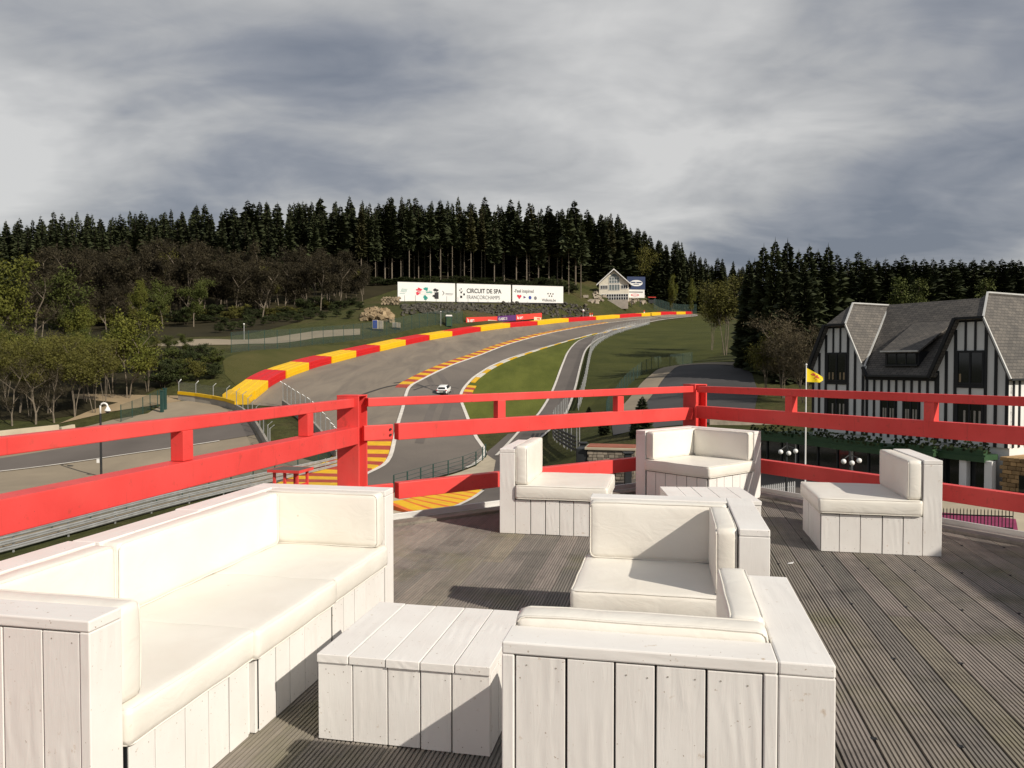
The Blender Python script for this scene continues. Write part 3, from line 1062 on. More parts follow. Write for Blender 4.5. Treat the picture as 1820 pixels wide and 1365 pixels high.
def planks(parent, axis, a0, a1, fixed, z0, z1, outward, n=None, wid=0.15, rr=random.Random(5)):
    """upright planks on one face; axis 'x' runs along x at y=fixed, else along y at x=fixed"""
    L = a1 - a0
    n = n or max(1, round(L / wid))
    edges = [a0 + L * i / n for i in range(n + 1)]
    for i in range(1, n):
        edges[i] += rr.uniform(-0.014, 0.014)
    th = 0.018
    for i in range(n):
        g = rr.uniform(0.0020, 0.0042)
        j = rr.uniform(-0.0022, 0.0012)
        lo_f, hi_f = (fixed + j, fixed + th + j) if outward < 0 else (fixed - th - j, fixed - j)
        zz1 = z1 - rr.uniform(0.0, 0.003)
        zz0 = z0 + rr.uniform(0.0, 0.004)
        for zs in (zz0 + 0.03, zz1 - 0.028):
            for q in (0.25, 0.75):
                if rr.random() < 0.25:
                    continue
                SCREWS.append((parent, axis, edges[i] + (edges[i + 1] - edges[i]) * (q + rr.uniform(-0.06, 0.06)), lo_f if outward < 0 else hi_f, outward, zs + rr.uniform(-0.008, 0.008)))
        if axis == 'x':
            part(parent, 'plank', (edges[i] + g, lo_f, zz0), (edges[i + 1] - g, hi_f, zz1), 'white_upright', 0.002)
        else:
            part(parent, 'plank', (lo_f, edges[i] + g, zz0), (hi_f, edges[i + 1] - g, zz1), 'white_upright', 0.002)


def cushion(parent, name, lo, hi, r=0.017, puff=0.005, seed=0):
    lo, hi = Vector(lo), Vector(hi)
    s = hi - lo
    c = (lo + hi) / 2
    n = [max(4, min(18, int(v / 0.045))) for v in s]
    bm = bmesh.new()
    idx = {}

    def vert(i, j, k):
        key = (i, j, k)
        if key not in idx:
            t = []
            for a, b, m in ((i, 0, n[0]), (j, 1, n[1]), (k, 2, n[2])):
                u = a / m * 2 - 1
                u = math.copysign(1 - (1 - abs(u)) ** 1.35, u)    # more rows near the edges
                t.append(u * s[b] / 2)
            p = Vector(t)
            q = Vector([max(-s[b] / 2 + r, min(s[b] / 2 - r, p[b])) for b in range(3)])
            d = p - q
            if d.length > 1e-9:
                p = q + d.normalized() * r
            w = [1 - (abs(p[b]) / (s[b] / 2)) ** 2.4 if s[b] > 0 else 0 for b in range(3)]
            for b in range(3):
                o1, o2 = [x_ for x_ in range(3) if x_ != b]
                f = max(0, w[o1]) * max(0, w[o2])
                p[b] += math.copysign(puff * f * (1.3 if s[b] == min(s) else 0.6), p[b]) * (abs(p[b]) / (s[b] / 2))
            nn = mnoise.noise_vector((p + Vector((seed * 3.1, seed * 1.7, 0))) * 6.0)
            p += nn * 0.0035
            idx[key] = bm.verts.new(c + p)
        return idx[key]
    nx, ny, nz = n
    for i in range(nx):
        for j in range(ny):
            bm.faces.new([vert(i, j, 0), vert(i, j + 1, 0), vert(i + 1, j + 1, 0), vert(i + 1, j, 0)])
            bm.faces.new([vert(i, j, nz), vert(i + 1, j, nz), vert(i + 1, j + 1, nz), vert(i, j + 1, nz)])
    for i in range(nx):
        for k in range(nz):
            bm.faces.new([vert(i, 0, k), vert(i + 1, 0, k), vert(i + 1, 0, k + 1), vert(i, 0, k + 1)])
            bm.faces.new([vert(i, ny, k), vert(i, ny, k + 1), vert(i + 1, ny, k + 1), vert(i + 1, ny, k)])
    for j in range(ny):
        for k in range(nz):
            bm.faces.new([vert(0, j, k), vert(0, j, k + 1), vert(0, j + 1, k + 1), vert(0, j + 1, k)])
            bm.faces.new([vert(nx, j, k), vert(nx, j + 1, k), vert(nx, j + 1, k + 1), vert(nx, j, k + 1)])
    me = bpy.data.meshes.new(name)
    for f in bm.faces:
        f.smooth = True
    bm.to_mesh(me)
    bm.free()
    me.materials.append(MATS['vinyl'])
    o = inst(name, me, parent)
    # welt seam round the two broad faces
    ax = min(range(3), key=lambda b: s[b])
    o1, o2 = [b for b in range(3) if b != ax]
    mb = MB()
    for sg in (-1, 1):
        loop = []
        e1, e2, rc = s[o1] / 2 - r * 0.22, s[o2] / 2 - r * 0.22, 0.03
        for cx_, cy_, a0 in ((1, 1, 0), (-1, 1, 90), (-1, -1, 180), (1, -1, 270)):
            for k_ in range(4):
                a = R(a0 + 30 * k_)
                loop.append((cx_ * (e1 - rc) + rc * math.cos(a), cy_ * (e2 - rc) + rc * math.sin(a)))
        full = []
        for (x0_, y0_), (x1_, y1_) in zip(loop, loop[1:] + loop[:1]):
            m_ = max(1, int(math.hypot(x1_ - x0_, y1_ - y0_) / 0.06))
            full += [(x0_ + (x1_ - x0_) * k_ / m_, y0_ + (y1_ - y0_) * k_ / m_) for k_ in range(m_)]
        pts_ = []
        for x_, y_ in full + full[:1]:
            p = Vector((0, 0, 0))
            p[o1], p[o2], p[ax] = x_, y_, sg * (s[ax] / 2 - r * 0.25)
            p += mnoise.noise_vector((p + Vector((seed * 3.1, seed * 1.7, 0))) * 6.0) * 0.0035
            pts_.append(c + p)
        mb.tube(pts_, 0.0038, 4, cap=False)
    mb.build('piping', 'vinyl', o, smooth=True)
    return o


def wall(parent, x0, x1, y0, y1, h, rr, faces=('lo', 'hi')):
    """a planked back or arm: capping board, end boards, planks between"""
    cap = 0.036
    along_x = (x1 - x0) > (y1 - y0)
    part(parent, 'cap_board', (x0, y0, h - cap), (x1, y1, h), 'white_along_x' if along_x else 'white_along_y', 0.005)
    if along_x:
        part(parent, 'end_board', (x0, y0, 0), (x0 + cap, y1, h - cap - 0.001), 'white_upright', 0.004)
        part(parent, 'end_board', (x1 - cap, y0, 0), (x1, y1, h - cap - 0.001), 'white_upright', 0.004)
        for f, y in (('lo', y0), ('hi', y1)):
            if f in faces:
                planks(parent, 'x', x0 + cap + 0.001, x1 - cap - 0.001, y + (0.005 if f == 'lo' else -0.005), 0.0, h - cap - 0.003, -1 if f == 'lo' else 1, rr=rr)
    else:
        part(parent, 'end_board', (x0, y0, 0), (x1, y0 + cap, h - cap - 0.001), 'white_upright', 0.004)
        part(parent, 'end_board', (x0, y1 - cap, 0), (x1, y1, h - cap - 0.001), 'white_upright', 0.004)
        for f, x in (('lo', x0), ('hi', x1)):
            if f in faces:
                planks(parent, 'y', y0 + cap + 0.001, y1 - cap - 0.001, x + (0.005 if f == 'lo' else -0.005), 0.0, h - cap - 0.003, -1 if f == 'lo' else 1, rr=rr)


def lounge(name, label, cat, x0, y0, W, D, walls, group=None, rot=None, origin=None, seed=1, cush=0.11, hb=HB, back_h=None, no_back=False, reach=0.0):
    """a boxed lounge seat; walls is a set of 'N','S','E','W' sides that carry a back or an arm"""
    rr = random.Random(seed)
    if origin is None:
        root = empty(name, L2W(x0, y0), -TH)
    else:
        root = empty(name, origin, rot)
    tag(root, label, cat, group)
    ix0 = WT if 'W' in walls else 0.0
    ix1 = W - WT if 'E' in walls else W
    iy0 = WT if 'S' in walls else 0.0
    iy1 = D - WT if 'N' in walls else D
    ns_full = walls.get('full', 'NS') == 'NS'    # which pair runs through the corner
    for s in 'NSEW':
        if s not in walls:
            continue
        if s in 'NS':
            a, b = (0.0, W) if ns_full else (ix0 + 0.002, ix1 - 0.002)
            y = (0.0, WT) if s == 'S' else (D - WT, D)
            wall(root, a, b, y[0], y[1], hb, rr)
        else:
            a, b = (0.0, D) if not ns_full else (iy0 + 0.002, iy1 - 0.002)
            x = (0.0, WT) if s == 'W' else (W - WT, W)
            wall(root, x[0], x[1], a, b, hb, rr)
    # seat box
    g = 0.02
    part(root, 'seat_box', (ix0 + 0.004, iy0 + g, 0.012), (ix1 - 0.004, iy1 - g, HS - 0.004), 'black_timber', 0.003)
    if 'S' not in walls:
        planks(root, 'x', ix0 + 0.003, ix1 - 0.003, iy0, 0.0, HS - 0.012, -1, rr=rr)
    if 'N' not in walls:
        planks(root, 'x', ix0 + 0.003, ix1 - 0.003, iy1, 0.0, HS - 0.012, 1, rr=rr)
    if 'E' not in walls:
        planks(root, 'y', iy0 + 0.022, iy1 - 0.022, ix1, 0.0, HS - 0.012, 1, rr=rr)
    if 'W' not in walls:
        planks(root, 'y', iy0 + 0.022, iy1 - 0.022, ix0, 0.0, HS - 0.012, -1, rr=rr)
    ov = 0.022
    cushion(root, 'seat_cushion', (ix0 + (0.004 if 'W' in walls else -ov), iy0 + (0.004 if 'S' in walls else -ov), HS - 0.004),
            (ix1 - (0.004 if 'E' in walls else -ov), iy1 - (0.004 if 'N' in walls else -ov), HS + CT), seed=seed)
    zt = back_h or hb - 0.006
    zb = HS + CT + 0.004
    if 'N' in walls:
        cushion(root, 'back_cushion', (ix0 + (0.006 if 'W' in walls else 0.01), iy1 - cush, zb), (ix1 - (0.006 if 'E' in walls else 0.01), iy1 - 0.004, zt), seed=seed + 11)
    if 'S' in walls:
        cushion(root, 'back_cushion', (ix0 + (0.006 if 'W' in walls else 0.01), iy0 + 0.004, zb), (ix1 - (0.006 if 'E' in walls else 0.01), iy0 + cush, zt), seed=seed + 12)
    n0 = iy0 + (cush + 0.008 if 'S' in walls else 0.01)
    n1 = iy1 - (cush + 0.008 if 'N' in walls else 0.01)
    if 'W' in walls and not no_back:
        cushion(root, 'back_cushion', (ix0 + 0.004, n0 - reach, zb), (ix0 + cush, n1, zt), seed=seed + 13)
    if 'E' in walls:
        cushion(root, 'back_cushion', (ix1 - cush, n0, zb), (ix1 - 0.004, n1, zt), seed=seed + 14)
    return root


SG = 'white lounge seats on the deck'
lounge('lounge_chair', 'white corner lounge seat in front, its planked back turned to the viewer', 'lounge chair', -0.47, 2.15, 0.91, 0.87, {'S': 1, 'E': 1, 'full': 'EW'}, SG, seed=2, back_h=0.83)
lounge('lounge_chair', 'white corner lounge seat at mid deck with half-shaded back cushion', 'lounge chair', -0.46, 3.86, 0.945, 0.89, {'N': 1, 'E': 1, 'full': 'EW'}, SG, seed=3)
lounge('lounge_chair', 'white lounge seat against the middle railing, its back on the racetrack side', 'lounge chair', -1.56, 7.08, 1.0, 0.90, {'W': 1}, SG, seed=4, back_h=0.83, cush=0.12)
lounge('lounge_chair', 'white lounge seat alone beside the hotel-side railing with patchy shade', 'lounge chair', 1.28, 6.93, 0.95, 0.90, {'E': 1}, SG, seed=5, cush=0.12)
# the far corner seat follows the railing corner
S = 1.05
far_c = Vector((2.30, 9.98, 0))
az = R(49.5)
ux = Vector((math.sin(az), math.cos(az), 0))            # along the middle railing
org = far_c - ux * S + Vector((math.sin(az + math.pi / 2), math.cos(az + math.pi / 2), 0)) * S
lounge('lounge_chair', 'white corner lounge seat tucked into the far corner of the railing', 'lounge chair', 0, 0, S, S, {'N': 1, 'E': 1, 'full': 'NS'}, SG, rot=math.pi / 2 - az, origin=org, seed=6)
# three modules of the long sofa
SF = -1.76
lounge('sofa', 'near end of the long white sofa, with a planked arm facing the viewer', 'sofa', SF - 0.90, 2.06, 0.90, 0.935, {'S': 1, 'W': 1, 'full': 'NS'}, 'modules of the long white sofa', seed=7)
lounge('sofa', 'armless middle module of the long white sofa beside the low table', 'sofa', SF - 0.885, 2.998, 0.91, 0.765, {'W': 1, 'full': 'EW'}, 'modules of the long white sofa', seed=8, no_back=True)
lounge('sofa', 'far end module of the long white sofa with a cushioned arm', 'sofa', SF - 0.905, 3.766, 0.92, 0.95, {'N': 1, 'W': 1, 'full': 'NS'}, 'modules of the long white sofa', seed=9, reach=0.765)


def table(label, W, D, h, loc, rz, seed, n=5):
    rr = random.Random(seed)
    root = empty('low_table', loc, rz)
    tag(root, label, 'table', 'low white plank tables')
    th = 0.036
    e = [W * i / n + (rr.uniform(-0.012, 0.012) if 0 < i < n else 0) for i in range(n + 1)]
    for i in range(n):
        part(root, 'top_board', (e[i] + 0.0022, rr.uniform(-0.006, 0.0), h - th), (e[i + 1] - 0.0022, D + rr.uniform(-0.002, 0.006), h + rr.uniform(-0.002, 0.001)), 'white_along_y', 0.003)
    part(root, 'inner_box', (0.02, 0.02, 0.01), (W - 0.02, D - 0.02, h - th - 0.002), 'black_timber', 0.002)
    planks(root, 'x', 0.002, W - 0.002, 0.004, 0.0, h - th - 0.002, -1, n=n, rr=rr)
    planks(root, 'x', 0.002, W - 0.002, D - 0.004, 0.0, h - th - 0.002, 1, n=n, rr=rr)
    planks(root, 'y', 0.024, D - 0.024, 0.004, 0.0, h - th - 0.002, -1, n=n, rr=rr)
    planks(root, 'y', 0.024, D - 0.024, W - 0.004, 0.0, h - th - 0.002, 1, n=n, rr=rr)
    return root


table('low white plank table between the long sofa and the front seat', 0.76, 0.72, 0.37, L2W(-1.46, 3.01), -TH, 21)
table('low white plank table in front of the far corner seat', 0.80, 0.80, 0.37, Vector((1.44, 6.90, 0)), R(-3), 22)

# screw heads of the planks, one set for each piece of furniture
by_root = {}
for rec in SCREWS:
    by_root.setdefault(rec[0].name, []).append(rec)
for recs in by_root.values():
    mb = MB()
    for par, axis, a, f, out_, z_ in recs:
        d_ = 0.0012 * out_
        n_ = 6
        ring = [(0.0026 * math.cos(6.283 * k_ / n_), 0.0026 * math.sin(6.283 * k_ / n_)) for k_ in range(n_)]
        mb.face([(a + u_, f + d_, z_ + w_) if axis == 'x' else (f + d_, a + u_, z_ + w_) for u_, w_ in ring])
    o = mb.build('screw_heads', 'concrete', recs[0][0])
    tag(o, kind='stuff')

# made-up hut on the sunny side, out of view, added to shade the boards
bar = empty('shade_hut', L2W(6.05, -4.2), -TH)
tag(bar, 'made-up hut out of view, added to shade the right side of the deck', 'hut')
mb = MB(); mb.box((0.25, 0.0, 0), (3.2, 9.3, 2.75)); mb.build('wall', 'cream_wall', bar)
mb = MB(); mb.box((0.0, -0.2, 2.752), (3.5, 9.55, 2.95)); mb.build('roof', 'dark_steel', bar)
mb = MB(); mb.box((0.235, 2.0, 0), (0.249, 2.9, 2.1)); mb.build('door', 'black_timber', bar)
# ------------------------------------------------------------------ tyre barrier
bar_root = empty('tyre_barrier', on(P(*BARRIER[0])))
tag(bar_root, 'long red and yellow tyre barrier curving up the outside of the racetrack', 'barrier')
O = bar_root.location.copy()
cols = ['barrier_yellow', 'barrier_red']
for i in range(len(BARRIER) - 1):
    ci = 0 if i == 0 else (i - 1) % 2
    ctx = [P(*BARRIER[max(i - 1, 0)]), P(*BARRIER[i]), P(*BARRIER[i + 1]), P(*BARRIER[min(i + 2, len(BARRIER) - 1)])]
    n = 4
    seg = []
    p0, p1, p2, p3 = ctx
    for k in range(n + 1):
        t = k / n
        seg.append(0.5 * ((2 * p1) + (p2 - p0) * t + (2 * p0 - 5 * p1 + 4 * p2 - p3) * t * t + (3 * p1 - p0 - 3 * p2 + p3) * t ** 3))
    jut = 0.14 if i % 2 else 0.0
    a = offset_line(seg, jut)
    mb = MB()
    rows = [(-0.02, 0.0), (0.02, 0.36), (-0.05, 0.38), (-0.05, 0.40), (0.0, 0.42), (0.0, 0.78), (-0.05, 0.80), (0.0, 0.82), (0.0, 1.12), (-0.06, 1.18), (-1.0, 1.24), (-1.04, 1.20), (-1.10, 1.20), (-1.14, 1.27), (-2.1, 1.30), (-2.14, 1.26), (-2.2, 1.26), (-2.24, 1.33), (-3.1, 1.36), (-3.15, 1.30), (-3.15, 0.0)]
    base = len(mb.v)
    for q in range(len(seg)):
        d = (seg[min(q + 1, n)] - seg[max(q - 1, 0)])
        nr = Vector((d.y, -d.x, 0)).normalized()
        e = 0.03 if q == 0 else (-0.03 if q == n else 0)
        dd = d.normalized() * e
        z0 = on(seg[q]).z
        for off_, h in rows:
            pt = seg[q] + nr * (off_ + jut) + dd
            mb.v.append((pt.x - O.x, pt.y - O.y, z0 + h + 0.05 - O.z))
    m = len(rows)
    for q in range(n):
        for r_ in range(m - 1):
            mb.f.append((base + q * m + r_, base + (q + 1) * m + r_, base + (q + 1) * m + r_ + 1, base + q * m + r_ + 1)); mb.mi.append(0)
    mb.f.append(tuple(range(m))); mb.mi.append(0)
    mb.f.append(tuple(reversed(range(n * m, n * m + m)))); mb.mi.append(0)
    mb.build('barrier_block', cols[ci], bar_root)

# ------------------------------------------------------------------ fences and guard rails
def resample(pts, step):
    pts = spline(pts, 0.5)
    out, acc = [pts[0]], 0.0
    for a, b in zip(pts, pts[1:]):
        acc += (b - a).length
        if acc >= step:
            out.append(b)
            acc = 0.0
    if acc > step * 0.4:
        out.append(pts[-1])
    return out


def fence(name, label, pts, h, step, post_mat, mesh_mat, group=None, r=0.045, crank=0.0, side=1, wallh=0.0, wall_mat='concrete', cables=0, base=0.0, cat='fence', capm=None, cap_n=99):
    q = [on(p) for p in resample(pts, step)]
    root = empty(name, q[0])
    tag(root, label, cat, group)
    O = q[0]
    for i, p in enumerate(q):
        d = q[min(i + 1, len(q) - 1)] - q[max(i - 1, 0)]
        nr = Vector((d.y, -d.x, 0)).normalized() * side
        b = p - O + Vector((0, 0, base))
        mb = MB()
        path = [b - Vector((0, 0, 0.3)), b + Vector((0, 0, h))]
        if crank:
            path.append(b + Vector((0, 0, h + crank * 0.8)) + nr * crank)
        mb.tube(path, r, 5)
        mb.build('post', post_mat, root)
    for bay, (a, b) in enumerate(zip(q, q[1:])):
        d = (b - a)
        d.z = 0
        nr = Vector((d.y, -d.x, 0)).normalized() * 0.06
        a0, b0 = a - O + Vector((0, 0, base)), b - O + Vector((0, 0, base))
        if mesh_mat:
            mb = MB()
            lo = max(0.05, wallh)
            mb.face([a0 + Vector((0, 0, lo)), b0 + Vector((0, 0, lo)), b0 + Vector((0, 0, h)), a0 + Vector((0, 0, h))])
            mb.build('mesh_panel', mesh_mat, root)
        if wallh:
            mb = MB()
            mb.hexa([a0 - nr * 3 - Z * 0.5, a0 + nr * 3 - Z * 0.5, b0 + nr * 3 - Z * 0.5, b0 - nr * 3 - Z * 0.5, a0 - nr * 2 + Z * wallh, a0 + nr * 2 + Z * wallh, b0 + nr * 2 + Z * wallh, b0 - nr * 2 + Z * wallh])
            mb.build('wall_block', wall_mat, root)
            if capm and bay < cap_n:
                mb = MB()
                mb.beam(a0 + Z * (wallh + 0.20), b0 + Z * (wallh + 0.20), 0.42, 0.38)
                mb.build('cap_panel', capm, root)
        for c in range(cables):
            z = h * (c + 1) / cables
            mb = MB()
            mb.tube([a0 + Z * z, b0 + Z * z], 0.018, 4)
            mb.build('cable', post_mat, root)
    return root


def guard_rail(name, label, pts, beams, mat, step=4.0, h0=0.35, dh=0.30, side=1, group=None, bh=0.24):
    q = [on(p) for p in resample(pts, step)]
    root = empty(name, q[0])
    tag(root, label, 'guard rail', group)
    O = q[0]
    prof = [(0.0, -bh / 2), (0.05, -bh * 0.32), (0.05, -bh * 0.2), (0.0, -bh * 0.07), (0.0, bh * 0.07), (0.05, bh * 0.2), (0.05, bh * 0.32), (0.0, bh / 2)]
    for p in q:
        mb = MB()
        mb.beam(p - O - Z * 0.3, p - O + Z * (h0 + dh * (beams - 1) + 0.16), 0.1, 0.06, up=(1, 0, 0))
        mb.build('post', 'galvanised', root)
    for k in range(beams):
        mb = MB()
        m = len(prof)
        for i, p in enumerate(q):
            d = q[min(i + 1, len(q) - 1)] - q[max(i - 1, 0)]
            nr = Vector((d.y, -d.x, 0)).normalized() * side
            for a, b in prof:
                mb.v.append(tuple(p - O + nr * (a + 0.08) + Z * (h0 + dh * k + b)))
        for i in range(len(q) - 1):
            for j in range(m - 1):
                mb.f.append((i * m + j, (i + 1) * m + j, (i + 1) * m + j + 1, i * m + j + 1)); mb.mi.append(0)
        mb.build('beam', mat, root)
    return root


fence('debris_fence', 'pale debris fence with cranked posts above a yellow-topped concrete wall', [P(318, 712, 99.5), P(345, 713, 98.5), P(400, 722, 95), P(430, 736, 90), P(450, 757, 84), P(466, 782, 77.5), P(480, 806, 72)], 2.35, 2.9, 'galvanised', 'grey_mesh', 'debris fences', 0.05, 0.42, -1, 0.75, 'concrete', capm='barrier_yellow', cap_n=4)
fence('debris_fence', 'grey debris fence on a concrete wall beside the racetrack run-off', [P(503, 723, 95.5), P(525, 740, 89.5), P(552, 764, 83), P(577, 788, 76.8), P(600, 815, 71)], 2.9, 2.1, 'galvanised', 'grey_mesh', 'debris fences', 0.05, 0.35, 1, 0.8)
fence('mesh_fence', 'tall green mesh fence along the forest road behind the tyre barrier', [P(411, 631, 126), P(475, 626, 133), P(560, 615, 146), P(620, 607, 156), P(700, 596, 172), P(760, 588, 185), P(822, 581, 200)], 3.4, 3.1, 'green_steel', 'green_mesh', 'green mesh fences', 0.05)
fence('mesh_fence', 'grey-green mesh fence running behind the guard rail below the terrace', [P(-60, 975, 40), P(0, 960, 41.5), P(150, 925, 46.7), P(300, 890, 53.4), P(450, 855, 62.4), P(600, 825, 72.5)], 1.8, 2.4, 'green_steel', 'green_mesh', 'green mesh fences', 0.05)
guard_rail('guard_rail', 'triple-beam steel guard rail sweeping past below the terrace sofa', [P(-80, 1008, 36.3), P(0, 988, 38.5), P(150, 947, 43.7), P(300, 908, 50.3), P(430, 876, 57.3), P(540, 850, 64.5), P(640, 828, 71)], 3, 'galvanised', 3.0, 0.28, 0.33)
lane_f = [p for p in offset_line(lane_r, 1.3) if p.y > 90]
fence('debris_fence', 'pale post-and-mesh fence following the outer edge of the access lane uphill', lane_f[::3], 2.3, 2.6, 'galvanised', 'grey_mesh', 'debris fences', 0.045, 0.0)
guard_rail('guard_rail', 'steel guard rail at the foot of the access lane fence', lane_f[::3], 2, 'galvanised', 4.0, 0.4, 0.32, -1)
guard_rail('guard_rail', 'dark curved guard rail seen from behind at the lane junction', [P(983, 778, 80), P(986, 792, 74), P(1000, 803, 68), P(1028, 822, 61)], 4, 'dark_steel', 2.4, 0.35, 0.33, 1)
fence('debris_fence', 'pale fence on the curved wall around the lane junction', [P(1009, 740, 90), P(995, 760, 84), P(985, 776, 80), P(984, 788, 75), P(1000, 802, 68), P(1030, 820, 61)], 2.4, 1.6, 'galvanised', 'grey_mesh', 'debris fences', 0.04)
fence('cable_fence', 'low steel cable fence on the concrete edge beside the racetrack', [P(700, 876, 57.3), P(735, 864, 60.4), P(770, 852, 64.1), P(812, 840, 67.5), P(846, 829, 70.6), P(863, 814, 74)], 1.35, 2.2, 'green_steel', None, None, 0.06, cables=4)
fence('mesh_fence', 'dark green mesh fence curving up beside the dark car park', [P(1078, 748, 75.5), P(1086, 720, 86), P(1105, 690, 99), P(1130, 668, 110), P(1170, 650, 120), P(1230, 640, 124)], 1.9, 2.4, 'green_steel', 'green_mesh', 'green mesh fences', 0.04)
fence('mesh_fence', 'bright green mesh fence beyond the top of the tyre barrier', [P(1162, 545, 330), P(1190, 547, 345), P(1215, 549, 362), P(1238, 552, 380)], 4.6, 3.0, 'green_steel', 'green_mesh', 'green mesh fences', 0.06)
fence('post_fence', 'short green post fence beside the sandy track under the trees', [P(215, 752, 87), P(235, 745, 89), P(254, 738, 91), P(270, 730, 93.5), P(285, 722, 96)], 2.0, 1.8, 'green_steel', 'green_mesh', None, 0.05)
fence('post_fence', 'thin post fence standing in front of the white billboards', [P(700, 545, 216), P(760, 543.5, 224), P(850, 545, 236), P(950, 545.5, 250), P(1040, 546, 266)], 2.6, 3.6, 'dark_steel', None, None, 0.05)
# low cream wall at the road edge
for lab, pts in (('long low cream concrete wall at the edge of the paddock pavement', [(-120, 800, 74.5), (105, 770, 81.8)]), ('short stub of low cream wall beside the paddock road', [(108, 774, 80.6), (132, 769, 82)])):
    a, b = on(P(*pts[0])), on(P(*pts[1]))
    mb = MB()
    mb.beam(Z * 0.35, b - a + Z * 0.35, 0.45, 1.0)
    o = mb.build('low_wall', 'pale_concrete', None, bevel=0.04)
    o.location = a
    tag(o, lab, 'wall', 'low cream walls')
# gate pillars, green
for i, (lab, px) in enumerate((('dark green gate post nearer the paddock road', 288), ('dark green gate post beside the concrete wall end', 293.5))):
    mb = MB()
    mb.box((-0.17, -0.17, -0.3), (0.17, 0.17, 2.55))
    mb.box((-0.22, -0.22, 2.55), (0.22, 0.22, 2.65))
    o = mb.build('gate_post', 'green_steel', None, bevel=0.02)
    o.location = on(P(px, 733, 91.5 if i == 0 else 93))
    tag(o, lab, 'gate post', 'green gate posts')

# camera lamp pole on the paddock side
q = on(P(180, 845, 63))
root = empty('camera_pole', q)
tag(root, 'tall pole with a white swan-neck arm and dome camera beside the paddock', 'camera pole')
top = 1.6 - (735 - 647) * 63 / 1367 - q.z
mb = MB(); mb.tube([(0, 0, -0.3), (0, 0, top)], [0.10, 0.085], 8); mb.build('pole', 'dark_steel', root)
mb = MB()
mb.tube([(0, 0, top - 0.1), (0, 0, top + 0.55)] + [(0.30 - 0.30 * math.cos(a), 0, top + 0.55 + 0.30 * math.sin(a)) for a in [R(20 * k) for k in range(1, 10)]], 0.07, 8)
mb.build('swan_neck', 'plain_white', root, smooth=True)
mb = MB(); mb.tube([(0.6, 0, top + 0.58), (0.6, 0, top + 0.25), (0.6, 0, top + 0.2)], [0.08, 0.24, 0.22], 10); hs = mb.build('camera_housing', 'plain_white', root)
mb = MB(); mb.ball((0.6, 0, top + 0.2), 0.19, 10, 6); mb.build('dome', 'window_glass', hs, smooth=True)
mb = MB(); mb.box((-0.32, -0.1, 1.2), (-0.1, 0.1, 1.5)); mb.build('junction_box', 'plain_white', root)

# red marshal shelter
q = P(515, 833, 47)
gzz = gz(q.x, q.y)
sh = empty('marshal_shelter', (q.x, q.y, gzz), R(-14))
tag(sh, 'small red shelter with a flat grey roof beside the guard rail', 'shelter')
ht = q.z - gzz
mb = MB(); mb.box((-1.05, -0.75, ht - 0.03), (1.05, 0.95, ht)); mb.build('roof', 'mid_asphalt', sh)
for lo, hi in (((-1.08, -0.78, ht - 0.16), (1.08, -0.75, ht + 0.01)), ((-1.08, 0.95, ht - 0.16), (1.08, 0.98, ht + 0.01)), ((1.05, -0.75, ht - 0.16), (1.08, 0.95, ht + 0.01)), ((-1.08, -0.75, ht - 0.16), (-1.05, 0.95, ht + 0.01))):
    mb = MB(); mb.box(lo, hi); mb.build('fascia', 'red_paint', sh)
for x_ in (-0.75, -0.05, 0.78):
    for y_ in (-0.5, 0.7):
        mb = MB(); mb.box((x_ - 0.07, y_ - 0.07, -0.2), (x_ + 0.07, y_ + 0.07, ht - 0.032)); mb.build('post', 'red_paint', sh)
for z_ in (ht - 1.25, ht - 2.1):
    mb = MB(); mb.box((0.02, -0.46, z_), (0.71, -0.38, z_ + 0.16)); mb.build('rail', 'red_paint', sh)
    mb = MB(); mb.box((0.71, -0.43, z_ + 0.2), (0.79, 0.63, z_ + 0.34)); mb.build('rail', 'red_paint', sh)

# ------------------------------------------------------------------ billboards
def frame_board(name, label, cat, A, B, h, lift, group=None, legs=3, thick=0.18, board='white_sheet', frame='black_ink'):
    d = B - A
    L = Vector((d.x, d.y, 0)).length
    root = empty(name, A, math.atan2(d.y, d.x))
    tag(root, label, cat, group)
    tilt = d.z / L
    mb = MB()
    mb.hexa([(0, 0, 0), (L, 0, L * tilt), (L, thick, L * tilt), (0, thick, 0), (0, 0, h), (L, 0, h + L * tilt), (L, thick, h + L * tilt), (0, thick, h)])
    mb.build('panel', board, root)
    if frame:
        for z0, z1 in ((-0.35, 0.0), (h, h + 0.12)):
            mb = MB()
            mb.hexa([(0, -0.03, z0), (L, -0.03, z0 + L * tilt), (L, thick, z0 + L * tilt), (0, thick, z0), (0, -0.03, z1), (L, -0.03, z1 + L * tilt), (L, thick, z1 + L * tilt), (0, thick, z1)])
            mb.build('frame_rail', frame, root)
    for i in range(legs):
        x_ = L * (i + 0.5) / legs
        mb = MB()
        mb.box((x_ - 0.12, thick + 0.01, -lift - 2.5), (x_ + 0.12, thick + 0.25, h * 0.9))
        mb.build('leg', 'dark_steel', root)
    return root, L, tilt


def lettering(parent, text, x, z, size, mat, bold=0.0, y=-0.05, tilt=0.0, sx=1.0, name='lettering'):
    c = bpy.data.curves.new(name, 'FONT')
    c.body = text
    c.size = size
    c.offset = bold
    c.extrude = 0.01
    c.materials.append(MATS[mat])
    tmp = bpy.data.objects.new(name, c)
    COL.objects.link(tmp)
    me = bpy.data.meshes.new_from_object(tmp.evaluated_get(bpy.context.evaluated_depsgraph_get()))
    bpy.data.objects.remove(tmp)
    o = bpy.data.objects.new(name, me)
    COL.objects.link(o)
    o.parent = parent
    o.rotation_euler = (math.pi / 2, -math.atan(tilt), 0)
    o.location = (x, y, z)
    o.scale = (sx, 1, 1)
    return o


